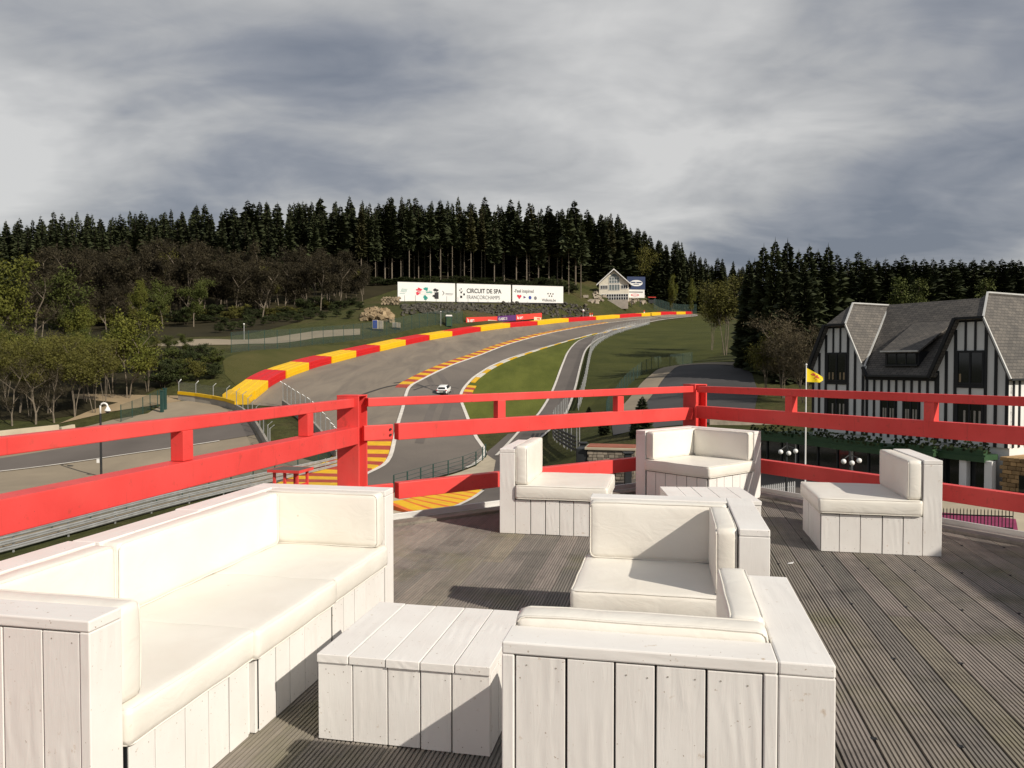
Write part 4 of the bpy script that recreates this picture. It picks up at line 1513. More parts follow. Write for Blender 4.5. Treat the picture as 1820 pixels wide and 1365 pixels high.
def flat(parent, polys, mat, name='print_mark', y=-0.05):
    mb = MB()
    for p in polys:
        mb.face([(a, y, b) for a, b in p])
    return mb.build(name, mat, parent)


def disc(cx_, cz_, r, n=14, sx=1.0):
    return [(cx_ + r * sx * math.cos(2 * math.pi * i / n), cz_ + r * math.sin(2 * math.pi * i / n)) for i in range(n)]


def rect(x0, z0, x1, z1):
    return [(x0, z0), (x1, z0), (x1, z1), (x0, z1)]


def blot(cx_, cz_, r, seed, n=22, sx=1.5):
    rr = random.Random(seed)
    return [(cx_ + sx * r * math.cos(2 * math.pi * i / n) * (k := rr.uniform(0.55, 1.15)), cz_ + r * math.sin(2 * math.pi * i / n) * k) for i in range(n)]


BA, BB = P(707, 535, 231), P(1001, 538.6, 268)
bd = BB - BA


def bpt(px):
    t = (px - 707) / (1001 - 707)
    dA, dB = 231.0, 268.0
    t = t * dA / (dB + t * (dA - dB))
    return BA + bd * t


GB = 'white trackside billboards'
b1, L, tl = frame_board('billboard', 'white billboard with a red, green and black splash design', 'billboard', bpt(707), bpt(809), 5.75, 1.5, GB)
flat(b1, [blot(L * 0.36, 3.7, 0.75, 1), blot(L * 0.34, 2.7, 0.55, 2)], 'red_ink')
flat(b1, [blot(L * 0.48, 4.2, 0.6, 3), blot(L * 0.47, 1.5, 0.7, 4), blot(L * 0.53, 3.2, 0.45, 5, sx=3)], 'teal_ink', y=-0.055)
flat(b1, [blot(L * 0.65, 4.0, 0.55, 6, sx=1.8), rect(L * 0.63, 1.3, L * 0.70, 3.4), blot(L * 0.62, 2.2, 0.5, 7)], 'black_ink', y=-0.06)
flat(b1, [rect(L * 0.33, 3.28, L * 0.66, 3.42), rect(L * 0.36, 2.45, L * 0.62, 2.55), rect(L * 0.34, 2.9, L * 0.6, 3.0)], 'white_sheet', y=-0.07)
flat(b1, [rect(L * (0.05 + 0.02 * i) + 0.12 * j, 2.8 + 0.28 * j, L * (0.05 + 0.02 * i) + 0.12 * j + 0.2, 2.95 + 0.28 * j) for i in range(5) for j in range(4)] + [rect(L * 0.03, 2.3, L * 0.12, 2.38)], 'teal_ink')
flat(b1, [[(L * 0.765, 3.9), (L * 0.79, 3.2), (L * 0.765, 2.5), (L * 0.777, 2.5), (L * 0.805, 3.2), (L * 0.777, 3.9)], rect(L * 0.825, 3.05, L * 0.965, 3.2), rect(L * 0.825, 2.75, L * 0.95, 2.83)], 'grey_ink')
b2, L, tl = frame_board('billboard', 'white billboard reading CIRCUIT DE SPA FRANCORCHAMPS in black', 'billboard', bpt(811.8), bpt(908), 5.75, 1.5, GB)
lettering(b2, 'CIRCUIT DE SPA', L * 0.175, 3.0, 1.98, 'black_ink', 0.035, tilt=tl, sx=0.93)
lettering(b2, 'FRANCORCHAMPS', L * 0.175, 1.05, 1.72, 'grey_ink', 0.0, tilt=tl, sx=0.88)
flat(b2, [rect(L * a, b, L * a + s, b + s) for a, b, s in ((0.07, 3.95, 0.38), (0.045, 3.5, 0.38), (0.065, 2.75, 0.55), (0.115, 2.15, 0.62), (0.06, 1.25, 0.75), (0.09, 3.3, 0.25))], 'black_ink')
b3, L, tl = frame_board('billboard', 'white billboard reading Feel inspired with coloured icons', 'billboard', bpt(910.7), bpt(1001), 5.75, 1.5, GB)
lettering(b3, '-Feel inspired', L * 0.03, 3.35, 1.62, 'grey_ink', 0.02, tilt=tl, sx=0.93)
lettering(b3, 'Wallonia.be', L * 0.57, 0.95, 1.35, 'grey_ink', 0.015, tilt=tl, sx=0.93)
flat(b3, [[(L * 0.13, 1.2), (L * 0.172, 2.2), (L * 0.165, 2.6), (L * 0.145, 2.65), (L * 0.13, 2.45), (L * 0.115, 2.65), (L * 0.09, 2.6), (L * 0.085, 2.2)]], 'red_ink')
flat(b3, [[(L * 0.21, 1.5), (L * 0.26, 1.95), (L * 0.21, 2.4)]], 'purple')
flat(b3, [disc(L * 0.335, 1.95, 0.62)], 'blue_ink')
flat(b3, [disc(L * 0.44, 1.9, 0.6)], 'grey_ink')
flat(b3, [disc(L * (0.69 + 0.05 * i), 3.7, 0.27) for i in range(3)] + [disc(L * (0.715 + 0.05 * i), 2.9, 0.27) for i in range(2)], 'black_ink')

# banners on the earth bank just behind the barrier
GN = 'red and purple trackside banners'
def bpos(px, py, d):
    return P(px, py, d)
n1, L, tl = frame_board('banner', 'red banner reading la une, first in the row behind the tyre barrier', 'banner', bpos(828.6, 574.5, 203), bpos(884, 572.3, 216), 1.55, 0.6, GN, 2, 0.08, 'banner_red', None)
lettering(n1, 'la une', 0.5, 0.35, 1.35, 'white_sheet', 0.04, tilt=tl)
flat(n1, [rect(L * 0.68, 0.1, L * 0.97, 1.45)], 'banner_pale'); flat(n1, [rect(L * 0.73, 0.3, L * 0.92, 0.6), rect(L * 0.80, 0.8, L * 0.92, 1.2)], 'banner_red', y=-0.06)
n2, L, tl = frame_board('banner', 'purple banner reading CLASSIC 21 between two red banners', 'banner', bpos(884.3, 572.2, 216.1), bpos(917, 569.5, 224.5), 1.62, 0.6, GN, 2, 0.08, 'purple', None)
lettering(n2, 'CLASSIC 21', 0.5, 0.5, 0.98, 'white_sheet', 0.02, tilt=tl, sx=0.95)
n3, L, tl = frame_board('banner', 'red banner reading la une, last in the row, above a red barrier block', 'banner', bpos(917.3, 569.4, 224.6), bpos(963, 565.5, 236), 1.62, 0.6, GN, 2, 0.08, 'banner_red', None)
lettering(n3, 'la une', 0.5, 0.4, 1.3, 'white_sheet', 0.04, tilt=tl)
flat(n3, [rect(L * 0.68, 0.1, L * 0.97, 1.5)], 'banner_pale'); flat(n3, [rect(L * 0.73, 0.3, L * 0.92, 0.6), rect(L * 0.80, 0.8, L * 0.92, 1.2)], 'banner_red', y=-0.06)

# ------------------------------------------------------------------ white car climbing the hill
cp = P(789, 697, 106)
car = empty('car', on((cp.x, cp.y), 0.09), R(-9))
slope_z = (bil(cp.x + 0.15, cp.y + 2) - bil(cp.x - 0.15, cp.y - 2)) / 4
car.rotation_euler = (math.atan(slope_z), 0, R(-6))
car.scale = (0.84, 0.84, 0.84)
tag(car, 'small white hatchback driving up the racetrack', 'car')
# local +Y is forwards
prof = [  # y, half width, z bottom, z belt, half width at roof, z roof
    (-2.02, 0.74, 0.42, 0.80, 0.70, 0.82), (-1.95, 0.84, 0.28, 0.92, 0.74, 0.94), (-1.70, 0.88, 0.22, 0.96, 0.62, 1.28), (-1.25, 0.89, 0.20, 0.95, 0.60, 1.42), (-0.5, 0.90, 0.20, 0.93, 0.60, 1.47), (0.3, 0.90, 0.20, 0.92, 0.59, 1.44),
    (0.75, 0.90, 0.20, 0.92, 0.62, 1.22), (1.15, 0.89, 0.20, 0.92, 0.78, 0.96), (1.75, 0.85, 0.24, 0.80, 0.72, 0.83), (2.05, 0.70, 0.36, 0.60, 0.60, 0.62)]
mb = MB()
rings = []
for y_, hw, zb, zl, hr, zr in prof:
    ring = [(-hw * 0.92, y_, zb), (-hw, y_, zb + 0.15), (-hw, y_, zl - 0.12), (-hw * 0.965, y_, zl), (-hr, y_, zr - 0.03), (-hr * 0.8, y_, zr), (hr * 0.8, y_, zr), (hr, y_, zr - 0.03), (hw * 0.965, y_, zl), (hw, y_, zl - 0.12), (hw, y_, zb + 0.15), (hw * 0.92, y_, zb)]
    rings.append(len(mb.v))
    mb.v += ring
for a, b in zip(rings, rings[1:]):
    for k in range(12):
        k2 = (k + 1) % 12
        mb.f.append((a + k, a + k2, b + k2, b + k)); mb.mi.append(0)
mb.f.append(tuple(range(12))); mb.mi.append(0)
mb.f.append(tuple(reversed(range(rings[-1], rings[-1] + 12)))); mb.mi.append(0)
body = mb.build('body', 'white_car_paint', car, smooth=True)
mb = MB(); mb.face([(-0.62, -1.935, 0.97), (0.62, -1.935, 0.97), (0.52, -1.715, 1.275), (-0.52, -1.715, 1.275)]); mb.build('rear_window', 'window_glass', car)
mb = MB(); mb.face([(-0.55, 0.79, 1.215), (0.55, 0.79, 1.215), (0.70, 1.13, 0.99), (-0.70, 1.13, 0.99)]); mb.build('windscreen', 'window_glass', car)
for s in (-1, 1):
    mb = MB(); mb.face([(s * 0.882, -1.45, 0.985), (s * 0.885, 0.75, 0.96), (s * 0.64, 0.4, 1.38), (s * 0.645, -1.15, 1.385)]); mb.build('side_window', 'window_glass', car)
    mb = MB(); mb.box((s * 0.76 - 0.1, -2.02, 0.72), (s * 0.76 + 0.1, -1.93, 0.90)); mb.build('tail_light', 'red_ink', car)
    mb = MB(); mb.box((s * 0.95 - 0.08, 0.62, 0.93), (s * 0.95 + 0.08, 0.74, 1.07)); mb.build('wing_mirror', 'white_car_paint', car)
    for y_ in (-1.28, 1.28):
        mb = MB(); mb.tube([(s * 0.70, y_, 0.31), (s * 0.915, y_, 0.31)], 0.31, 14); w = mb.build('wheel', 'rubber', car)
        mb = MB(); mb.tube([(s * 0.90, y_, 0.31), (s * 0.925, y_, 0.31)], 0.19, 10); mb.build('rim', 'galvanised', w)
mb = MB(); mb.box((-0.26, -2.045, 0.50), (0.26, -2.025, 0.61)); mb.build('number_plate', 'line_white', car)
mb = MB(); mb.box((-0.8, -2.035, 0.27), (0.8, -2.0, 0.40)); mb.build('bumper', 'rubber', car)

# ------------------------------------------------------------------ house on the hill
hp = P(1091, 529, 305)
hz = on(hp).z
house = empty('hill_house', (hp.x, hp.y, hp.z), R(-9))
tag(house, 'white gabled house with large windows on the hill above the racetrack', 'house')
Wd, Dp, We, Wr = 5.8, 10.0, 5.6, 11.0
mb = MB()
mb.prism([(-Wd, 0, -1.5), (Wd, 0, -1.5), (Wd, 0, We), (0, 0, Wr - 0.4), (-Wd, 0, We)], (0, Dp, 0))
mb.build('wall', 'cream_wall', house)
for s in (-1, 1):
    a = Vector((0, -1.0, Wr)); b = Vector((s * (Wd + 1.0), -1.0, We - 0.75)); n_ = Vector((0, Dp + 1.6, 0))
    mb = MB(); mb.hexa([a, b, b + n_, a + n_, a + Z * 0.3, b + Z * 0.3, b + n_ + Z * 0.3, a + n_ + Z * 0.3]); rf = mb.build('roof', 'black_timber', house)
    mb = MB(); mb.hexa([a + Vector((0, -0.12, -0.1)), b + Vector((0, -0.12, -0.1)), b + Vector((0, -0.01, -0.1)), a + Vector((0, -0.01, -0.1)), a + Vector((0, -0.12, 0.4)), b + Vector((0, -0.12, 0.4)), b + Vector((0, -0.01, 0.4)), a + Vector((0, -0.01, 0.4))]); mb.build('barge_board', 'plain_white', rf)


def hwin(x0, z0, x1, z1, nx, nz, mat='window_glass', y=-0.06, par=None):
    mb = MB(); mb.box((x0, y, z0), (x1, y + 0.05, z1)); w = mb.build('window', mat, par or house)
    for i in range(nx + 1):
        x_ = x0 + (x1 - x0) * i / nx
        mb = MB(); mb.box((x_ - 0.08, y - 0.05, z0), (x_ + 0.08, y - 0.003, z1)); mb.build('glazing_bar', 'plain_white', w)
    for i in range(nz + 1):
        z_ = z0 + (z1 - z0) * i / nz
        mb = MB(); mb.box((x0 - 0.08, y - 0.055, z_ - 0.08), (x1 + 0.08, y - 0.008, z_ + 0.08)); mb.build('glazing_bar', 'plain_white', w)


hwin(-5.3, 3.4, -2.4, 4.9, 4, 1); hwin(-1.9, 2.9, 2.3, 5.2, 4, 1, 'pale_glass'); hwin(2.8, 3.4, 5.3, 4.9, 3, 1)
hwin(-4.8, -0.9, 5.6, 1.4, 11, 2)
hwin(-1.9, 5.7, 2.1, 8.1, 4, 2, 'pale_glass')
mb = MB(); mb.face([(-1.9, -0.06, 8.2), (2.1, -0.06, 8.2), (0.1, -0.06, 9.6)]); mb.build('gable_window', 'pale_glass', house)
mb = MB(); mb.box((-4.6, -2.5, -4.6), (5.6, -0.4, -1.0)); mb.build('terrace_wall', 'concrete', house)
mb = MB(); mb.box((-13.0, 3.0, -2.0), (-6.0, 10.0, 3.0)); mb.build('annex', 'concrete', house)
# sign beside the house
A, B = P(1116, 529, 312), P(1145.5, 529.5, 313)
sg, L, tl = frame_board('sign_board', 'tall blue and white sign with a white oval beside the hill house', 'sign', A, B, 3.3, 1.0, None, 2, 0.2, 'white_sheet', None)
mb = MB(); mb.box((-0.4, -0.05, 3.35), (L + 0.25, 0.2, 8.5)); mb.build('upper_panel', 'navy', sg)
flat(sg, [disc(L * 0.5, 5.9, 1.25, 24, 2.1)], 'white_sheet', y=-0.08)
flat(sg, [rect(L * 0.18, 5.9, L * 0.45, 6.4), rect(L * 0.5, 5.9, L * 0.82, 6.4), rect(L * 0.33, 5.3, L * 0.66, 5.6)], 'navy', y=-0.10)
flat(sg, [rect(L * 0.06, 2.1, L * 0.9, 2.5)], 'grey_ink', y=-0.05)
flat(sg, [disc(L * 0.42, 1.1, 0.5, 20, 3.4)], 'red_ink', y=-0.05)
flat(sg, [disc(L * 0.42, 1.1, 0.3, 20, 4.2)], 'white_sheet', y=-0.07)
# red marshal stand near the sign
q = P(1158, 549, 336)
st = empty('marshal_stand', on(q), 0.1)
tag(st, 'small dark marshal stand with a red canopy above the end of the barrier', 'marshal stand')
hh = P(1158, 528, 336).z - on(q).z
mb = MB(); mb.box((-1.7, -1.0, hh - 0.25), (1.7, 1.0, hh)); mb.build('canopy', 'banner_red', st)
for x_ in (-1.5, 1.5):
    for y_ in (-0.8, 0.8):
        mb = MB(); mb.box((x_ - 0.1, y_ - 0.1, -0.5), (x_ + 0.1, y_ + 0.1, hh - 0.251)); mb.build('post', 'dark_steel', st)
mb = MB(); mb.box((-1.4, -0.7, 0.4), (1.0, 0.7, hh - 1.2)); mb.build('cabin', 'dark_steel', st)
# portable toilet
q = P(797.5, 590, 191)
wc = empty('portable_toilet', on(q), 0.2)
tag(wc, 'dark green portable toilet with a white roof behind the tyre barrier', 'portable toilet')
mb = MB(); mb.box((-0.75, -0.7, 0), (0.75, 0.7, 2.5)); mb.build('cabin', 'green_steel', wc, bevel=0.05)
mb = MB(); mb.box((-0.55, -0.74, 0.15), (0.55, -0.701, 2.2)); mb.build('door', 'green_paint', wc)
mb = MB(); mb.prism([(-0.82, -0.78, 2.5), (0.82, -0.78, 2.5), (0.7, -0.78, 2.85), (-0.7, -0.78, 2.85)], (0, 1.56, 0)); mb.build('roof', 'plain_white', wc, bevel=0.03)
# trackside boxes behind the mesh fence
for lab, px, py, d, w, h in (('pale trackside cabinet with a dark panel behind the mesh fence', 667, 590, 172, 1.2, 2.0), ('square grey trackside board behind the mesh fence', 676, 589, 172.5, 1.3, 1.9), ('beige trackside cabinet, wider of a pair behind the fence', 702, 591, 176, 1.2, 1.2), ('beige trackside cabinet, narrower of a pair behind the fence', 709, 591, 176.3, 0.7, 1.2)):
    q = on(P(px, py, d))
    r_ = empty('trackside_cabinet', q)
    tag(r_, lab, 'cabinet', 'trackside cabinets')
    mb = MB(); mb.box((-w / 2, -0.3, 0.4), (w / 2, 0.3, 0.4 + h)); mb.build('case', 'pale_concrete', r_, bevel=0.03)
    mb = MB(); mb.box((-w / 2 + 0.1, -0.33, 0.5), (w / 2 - 0.1, -0.301, 0.3 + h)); mb.build('door', 'concrete' if 'dark' not in lab else 'blue_ink', r_)
    mb = MB(); mb.box((-w * 0.4, -0.2, -0.2), (w * 0.4, 0.2, 0.4)); mb.build('plinth', 'dark_steel', r_)
# lamp posts by the track
for lab, px, py0, py1, d, rr_ in (('thin lamp pole with a white lamp behind the tyre barrier', 783.5, 587, 554, 189, 0.14), ('lamp pole with a pale round lamp near the end of the tyre barrier', 1036.5, 569, 552, 262, 0.42), ('short thin lamp pole at the edge of the forest road', 434, 612, 576, 150, 0.16)):
    q = on(P(px, py0, d))
    h_ = P(px, py1, d).z - q.z
    r_ = empty('lamp_post', q)
    tag(r_, lab, 'lamp post', 'small lamp posts by the track')
    mb = MB(); mb.tube([(0, 0, -0.3), (0, 0, h_)], 0.06, 6); mb.build('pole', 'galvanised', r_)
    mb = MB(); mb.ball((0, -0.05, h_), rr_, 10, 6); mb.build('lamp_head', 'globe_white', r_, smooth=True)
# orange-white marker posts behind the barrier
for i, (px, py, d) in enumerate(((1049, 568.5, 264), (1052.5, 568.2, 265.5), (1145, 562, 309))):
    q = on(P(px, py, d))
    r_ = empty('marker_post', q)
    tag(r_, ['orange marker post, first of a pair behind the tyre barrier', 'orange marker post, second of a pair behind the tyre barrier', 'single orange marker post behind a yellow barrier block'][i], 'marker post', 'orange marker posts')
    mb = MB(); mb.box((-0.18, -0.1, 0), (0.18, 0.1, 2.2)); mb.build('post', 'barrier_red' if i else 'kerb_orange', r_)
    mb = MB(); mb.box((-0.20, -0.12, 1.0), (0.20, 0.12, 1.5)); mb.build('band', 'plain_white', r_)

# rough stone in the cutting, log stack, earth bank
def lumps(name, label, cat, n, place, size, mat, seed, kind=None, squash=0.7):
    rr = random.Random(seed)
    mb = MB()
    for i in range(n):
        c, s = place(rr)
        s *= rr.uniform(*size)
        M = Matrix.Translation(c) @ Matrix.Rotation(rr.uniform(0, 6.3), 4, 'Z') @ Matrix.Rotation(rr.uniform(-0.6, 0.6), 4, 'X')
        pts = []
        for dx, dy, dz in ((-1, -1, -1), (1, -1, -1), (1, 1, -1), (-1, 1, -1), (-1, -1, 1), (1, -1, 1), (1, 1, 1), (-1, 1, 1)):
            pts.append(M @ Vector((dx * s * rr.uniform(0.5, 1), dy * s * rr.uniform(0.5, 1), dz * s * squash * rr.uniform(0.4, 1))))
        mb.hexa(pts)
    o = mb.build(name, mat)
    tag(o, label, cat, kind=kind)
    return o


def cut(rr):
    t = rr.random()
    px = 715 + 330 * t
    d = 190 + 72 * t + rr.uniform(0, 24)
    q = P(px, 570, d)
    return on(q, rr.uniform(-0.1, 0.5)), 1.0


lumps('rocks', 'broken grey rock in the bank between billboards and tyre barrier', 'rocks', 800, cut, (0.25, 0.75), 'rock', 3, 'stuff')


def cut2(rr):
    px = 1040 + 110 * rr.random()
    q = P(px, 550, 286 + (px - 1040) * 0.42 + 14 * rr.random())
    return on(q, 0.2), 1.0


lumps('rocks', 'pale rubble on the bank below the hill house', 'rocks', 70, cut2, (0.4, 1.3), 'field_stone', 4, 'stuff')
lumps('earth_bank', 'bare orange earth face above the mesh fence', 'earth', 240, lambda rr: (on(P(645 + 52 * (t := rr.random()), 570, 184 + rr.uniform(-3, 6)), 0.1 + 1.7 * rr.random() * (1 - (2 * t - 1) ** 4)), 1.0), (0.3, 0.8), 'sandy_ground', 5, 'stuff')
ls = empty('log_stack', on(P(683, 537, 214)))
tag(ls, 'stack of pale cut logs at the end of the white billboards', 'log stack')
rr = random.Random(9)
lg = MB(); lg.tube([(0, -1.0, 0), (0, 1.0, 0)], 0.42, 7)
lgm = lg.mesh('log', 'cut_log')
for r_ in range(4):
    for c in range(6):
        inst('log', lgm, ls, Matrix.Translation((c * 0.86 + 0.4 * (r_ % 2) - 0.5, rr.uniform(-0.3, 0.3), 0.35 + r_ * 0.55)) @ Matrix.Scale(rr.uniform(0.7, 0.88), 4))
# ------------------------------------------------------------------ trees
def spruce_meshes(h, r, z0, seed, needles, bark, whorl=0.48, nb=9, trunk_r=None):
    rr = random.Random(seed)
    cr = MB()
    z = z0 * h
    while z < h * 0.985:
        t = (z - z0 * h) / (h - z0 * h)
        prof_ = (1 - t) ** 0.66 * (0.62 + 0.38 * min(1.0, t * 5 + 0.15))
        L = r * prof_ + 0.12
        n = max(4, int(nb * (0.55 + 0.45 * (1 - t))))
        a0 = rr.uniform(0, 6.28)
        for k in range(n):
            if rr.random() < 0.10:
                continue
            a = a0 + 6.283 * k / n + rr.uniform(-0.35, 0.35)
            l = L * rr.uniform(0.55, 1.18)
            dr = l * rr.uniform(0.10, 0.42)
            up = 0.25 * l * (t ** 2)
            d = Vector((math.cos(a), math.sin(a), 0))
            s = Vector((-d.y, d.x, 0))
            b = Vector((0, 0, z + rr.uniform(-0.2, 0.2)))
            w = l * rr.uniform(0.20, 0.36) + 0.08
            m = b + d * l * 0.55 - Z * dr * 0.45 + Z * up
            tip = b + d * l - Z * dr + Z * up * 1.6
            roll = rr.uniform(-0.9, 0.9)
            sv = s * math.cos(roll) * w + Z * math.sin(roll) * w
            cr.face([b, m - sv, tip, m + sv])
            # hanging side sprays
            hd = l * rr.uniform(0.16, 0.34) + 0.12
            cr.face([b + d * l * 0.18, m + d * l * 0.05 - Z * hd + s * rr.uniform(-0.2, 0.2), tip])
            if l > 1.2:
                q = b + d * l * rr.uniform(0.35, 0.7) - Z * dr * 0.4
                cr.face([q - s * w * 1.4 - Z * hd * 0.5, q + d * l * 0.25 - Z * 0.1, q + s * w * 1.4 - Z * hd * 0.6])
        z += whorl * rr.uniform(0.75, 1.25) * (0.7 + 0.3 * (1 - t))
    # leader
    cr.face([(-0.10, 0, h * 0.955), (0.10, 0, h * 0.955), (0, 0, h + 0.5)])
    cr.face([(0, -0.10, h * 0.955), (0, 0.10, h * 0.955), (0, 0, h + 0.45)])
    tr = MB()
    R0 = trunk_r or h * 0.0095
    tr.tube([(0, 0, -0.8), (0, 0, h * 0.5), (0, 0, h * 0.97)], [R0, R0 * 0.66, 0.03], 6)
    if z0 > 0.3:                               # dead stubs on a bare stem
        for k in range(10):
            zz_ = rr.uniform(0.15, z0) * h
            a = rr.uniform(0, 6.28)
            d = Vector((math.cos(a), math.sin(a), -0.15)) * rr.uniform(0.6, 1.6)
            tr.tube([(0, 0, zz_), tuple(Vector((0, 0, zz_)) + d)], [0.04, 0.012], 3, cap=False)
    return cr.mesh('crown', needles), tr.mesh('trunk', bark)


def leafy_meshes(h, spread, seed, leaf, bark, nleaf=1500, lsize=0.30, bare=0.0, stems=1, low=0.3, shape=1.0, twigs=0):
    rr = random.Random(seed)
    tr, cr = MB(), MB()
    tips = []

    def grow(p, d, L, r_, lvl):
        n = 3
        pts, rad = [p], [r_]
        for i in range(n):
            d = (d + Vector((rr.uniform(-1, 1), rr.uniform(-1, 1), rr.uniform(-0.3, 0.6))) * 0.20).normalized()
            p = p + d * (L / n)
            pts.append(p)
            rad.append(r_ * (1 - 0.5 * (i + 1) / n))
        tr.tube(pts, rad, 5 if lvl == 0 else 3, cap=False)
        if lvl >= 3:
            tips.append((pts[-1], d)); tips.append((pts[-2], d))
            return
        k = rr.randint(3, 4) if lvl else rr.randint(4, 6)
        for j in range(k):
            f = rr.uniform(0.35 if lvl else low, 1.0)
            q = pts[0].lerp(pts[-1], f) if n == 1 else pts[min(n, max(1, int(f * n + 0.5)))]
            a = rr.uniform(0, 6.28)
            out = Vector((math.cos(a), math.sin(a), 0)) * spread / h * 2.0 * shape
            nd = (d * 0.8 + out + Z * rr.uniform(0.0, 0.5)).normalized()
            grow(q, nd, L * rr.uniform(0.42, 0.62), r_ * 0.48, lvl + 1)
        tips.append((pts[-1], d))
    for s in range(stems):
        a = rr.uniform(0, 6.28)
        lean = Vector((math.cos(a), math.sin(a), 0)) * (0.0 if stems == 1 else rr.uniform(0.06, 0.22))
        grow(Vector((lean.x * 2, lean.y * 2, -0.4)), (Z + lean).normalized(), h * rr.uniform(0.55, 0.66), h * (0.017 if stems == 1 else 0.011), 0)
    # keep the crown inside its height and width
    mz = max(p.z for p, _ in tips)
    k = h / mz
    mw = max(max(abs(p.x), abs(p.y)) for p, _ in tips)
    kw = min(1.35, (spread / 2) / mw)
    for M_ in (tr,):
        M_.v = [(x_ * kw, y_ * kw, z_ * k) for x_, y_, z_ in M_.v]
    tips = [(Vector((p.x * kw, p.y * kw, p.z * k)), d) for p, d in tips]
    for i in range(nleaf):
        p, d = rr.choice(tips)
        g = h * 0.045
        c = p + Vector((rr.gauss(0, g), rr.gauss(0, g), rr.gauss(0, g * 0.8)))
        if c.z < 0.2:
            continue
        s = lsize * rr.uniform(0.5, 1.3)
        u = Vector((rr.uniform(-1, 1), rr.uniform(-1, 1), rr.uniform(-1, 1))).normalized()
        w = u.orthogonal().normalized()
        w = (w * math.cos(c.x * 9) + u.cross(w) * math.sin(c.x * 9))
        cr.face([c - u * s, c + w * s * 0.55, c + u * s, c - w * s * 0.5])
    for i in range(twigs):
        p, d = rr.choice(tips)
        g = h * 0.03
        c = p + Vector((rr.gauss(0, g), rr.gauss(0, g), rr.gauss(0, g)))
        e_ = c + (d * 0.5 + Vector((rr.uniform(-1, 1), rr.uniform(-1, 1), rr.uniform(-0.3, 1.0)))) * h * 0.055
        w = Vector((rr.uniform(-1, 1), rr.uniform(-1, 1), rr.uniform(-1, 1))) * 0.035
        cr.face([c - w, c + w, e_])
    return cr.mesh('crown', leaf), tr.mesh('trunk', bark)


def plant(name, meshes, loc, sc, rz, label, cat, group):
    root = empty(name, loc, rz)
    root.scale = sc if isinstance(sc, tuple) else (sc, sc, sc)
    tag(root, label, cat, group)
    inst('crown', meshes[0], root)
    inst('trunk', meshes[1], root)
    return root


rt = random.Random(11)
ORD = ['first', 'second', 'third', 'fourth', 'fifth', 'sixth', 'seventh', 'eighth', 'ninth', 'tenth', 'eleventh', 'twelfth', 'thirteenth', 'fourteenth', 'fifteenth', 'sixteenth', 'seventeenth', 'eighteenth', 'nineteenth', 'twentieth', 'twenty-first']
SPR_FULL = [spruce_meshes(30, 4.9 + 0.4 * i, 0.03, 40 + i, 'spruce_needles', 'bark_dark') for i in range(4)]
SPR_BARE = [spruce_meshes(30, 4.2 + 0.35 * i, 0.34 + 0.05 * i, 60 + i, 'spruce_needles', 'bark_pale', trunk_r=0.24) for i in range(4)]
SPR_LIGHT = [spruce_meshes(30, 3.4, 0.35 + 0.1 * i, 70 + i, 'spruce_light', 'bark_pale', trunk_r=0.26) for i in range(2)]
SPR_DENSE = [spruce_meshes(22, 3.6 + 0.4 * i, 0.03, 80 + i, 'spruce_needles', 'bark_dark', whorl=0.34, nb=12) for i in range(3)]

SKY_LINE = [(-80, 402), (0, 400), (100, 388), (200, 385), (300, 378), (400, 374), (470, 364), (550, 366), (680, 359), (760, 365), (860, 366), (950, 371), (1040, 376), (1095, 384), (1125, 405), (1160, 422), (1210, 436), (1250, 460), (1310, 472)]


def skyline(px):
    for (x0, y0), (x1, y1) in zip(SKY_LINE, SKY_LINE[1:]):
        if x0 <= px <= x1:
            return y0 + (y1 - y0) * (px - x0) / (x1 - x0)
    return 480.0


def beneath(px):
    for lim, s in ((60, 'above the tall yellow-green tree'), (170, 'above the rounded mid-green tree'), (320, 'above the pointed yellow-green tree'), (430, 'above the light green lone tree'), (560, 'above the long mesh fence'), (690, 'above the earth bank'), (808, 'above the splash-design billboard'), (909, 'above the CIRCUIT DE SPA billboard'), (1005, 'above the Feel inspired billboard'), (2000, 'above the hill house')):
        if px < lim:
            return s


def spruce_at(px, d, ytop, kinds, label, group):
    label = label.replace('@', beneath(px))
    q = P(px, HORIZON, d)
    z = gz(q.x, q.y)
    top = EYE + (HORIZON - ytop) * d / F_PX
    h = max(15.0, min(38.0, top - z))
    k = h / 30.0 if kinds is not SPR_DENSE else h / 22.0
    w = k * rt.choice((0.7, 0.85, 0.95, 1.05, 1.2, 1.35)) * rt.uniform(0.92, 1.08) if kinds is not SPR_DENSE else k * rt.uniform(0.95, 1.2)
    w = max(w, 0.72)
    plant('spruce_tree', rt.choice(kinds), (q.x, q.y, z), (w, w, k), rt.uniform(0, 6.28), label, 'spruce', group)


LF = 'tall dark spruce in the hill forest, # rank, @'
LB = 'tall bare-trunked spruce at the forest edge, # rank, @'
for row, (d0, step, kinds) in enumerate(((272, 17, SPR_BARE), (284, 20, SPR_BARE), (298, 22, SPR_FULL), (312, 22, SPR_FULL), (328, 22, SPR_FULL))):
    px = 560 - 7 * row
    while px < 1090:
        dd = d0 + (px - 560) * 0.055 + rt.uniform(-5, 5)
        jy = -9 + rt.uniform(-9, 12) if row < 3 else rt.uniform(-6, 26)
        if row < 2:
            jy += 6 + rt.random() * 14
        if 1035 < px < 1140 and dd < 335:
            dd = 336 + rt.uniform(0, 12)
        kk = SPR_LIGHT if (row < 3 and rt.random() < 0.20) else kinds
        spruce_at(px, dd, skyline(px) + jy, kk, (LB if row < 2 else LF).replace('#', ORD[row]), 'spruces behind the billboards' if row < 2 else 'spruces of the hill forest')
        px += step * rt.uniform(0.65, 1.35)
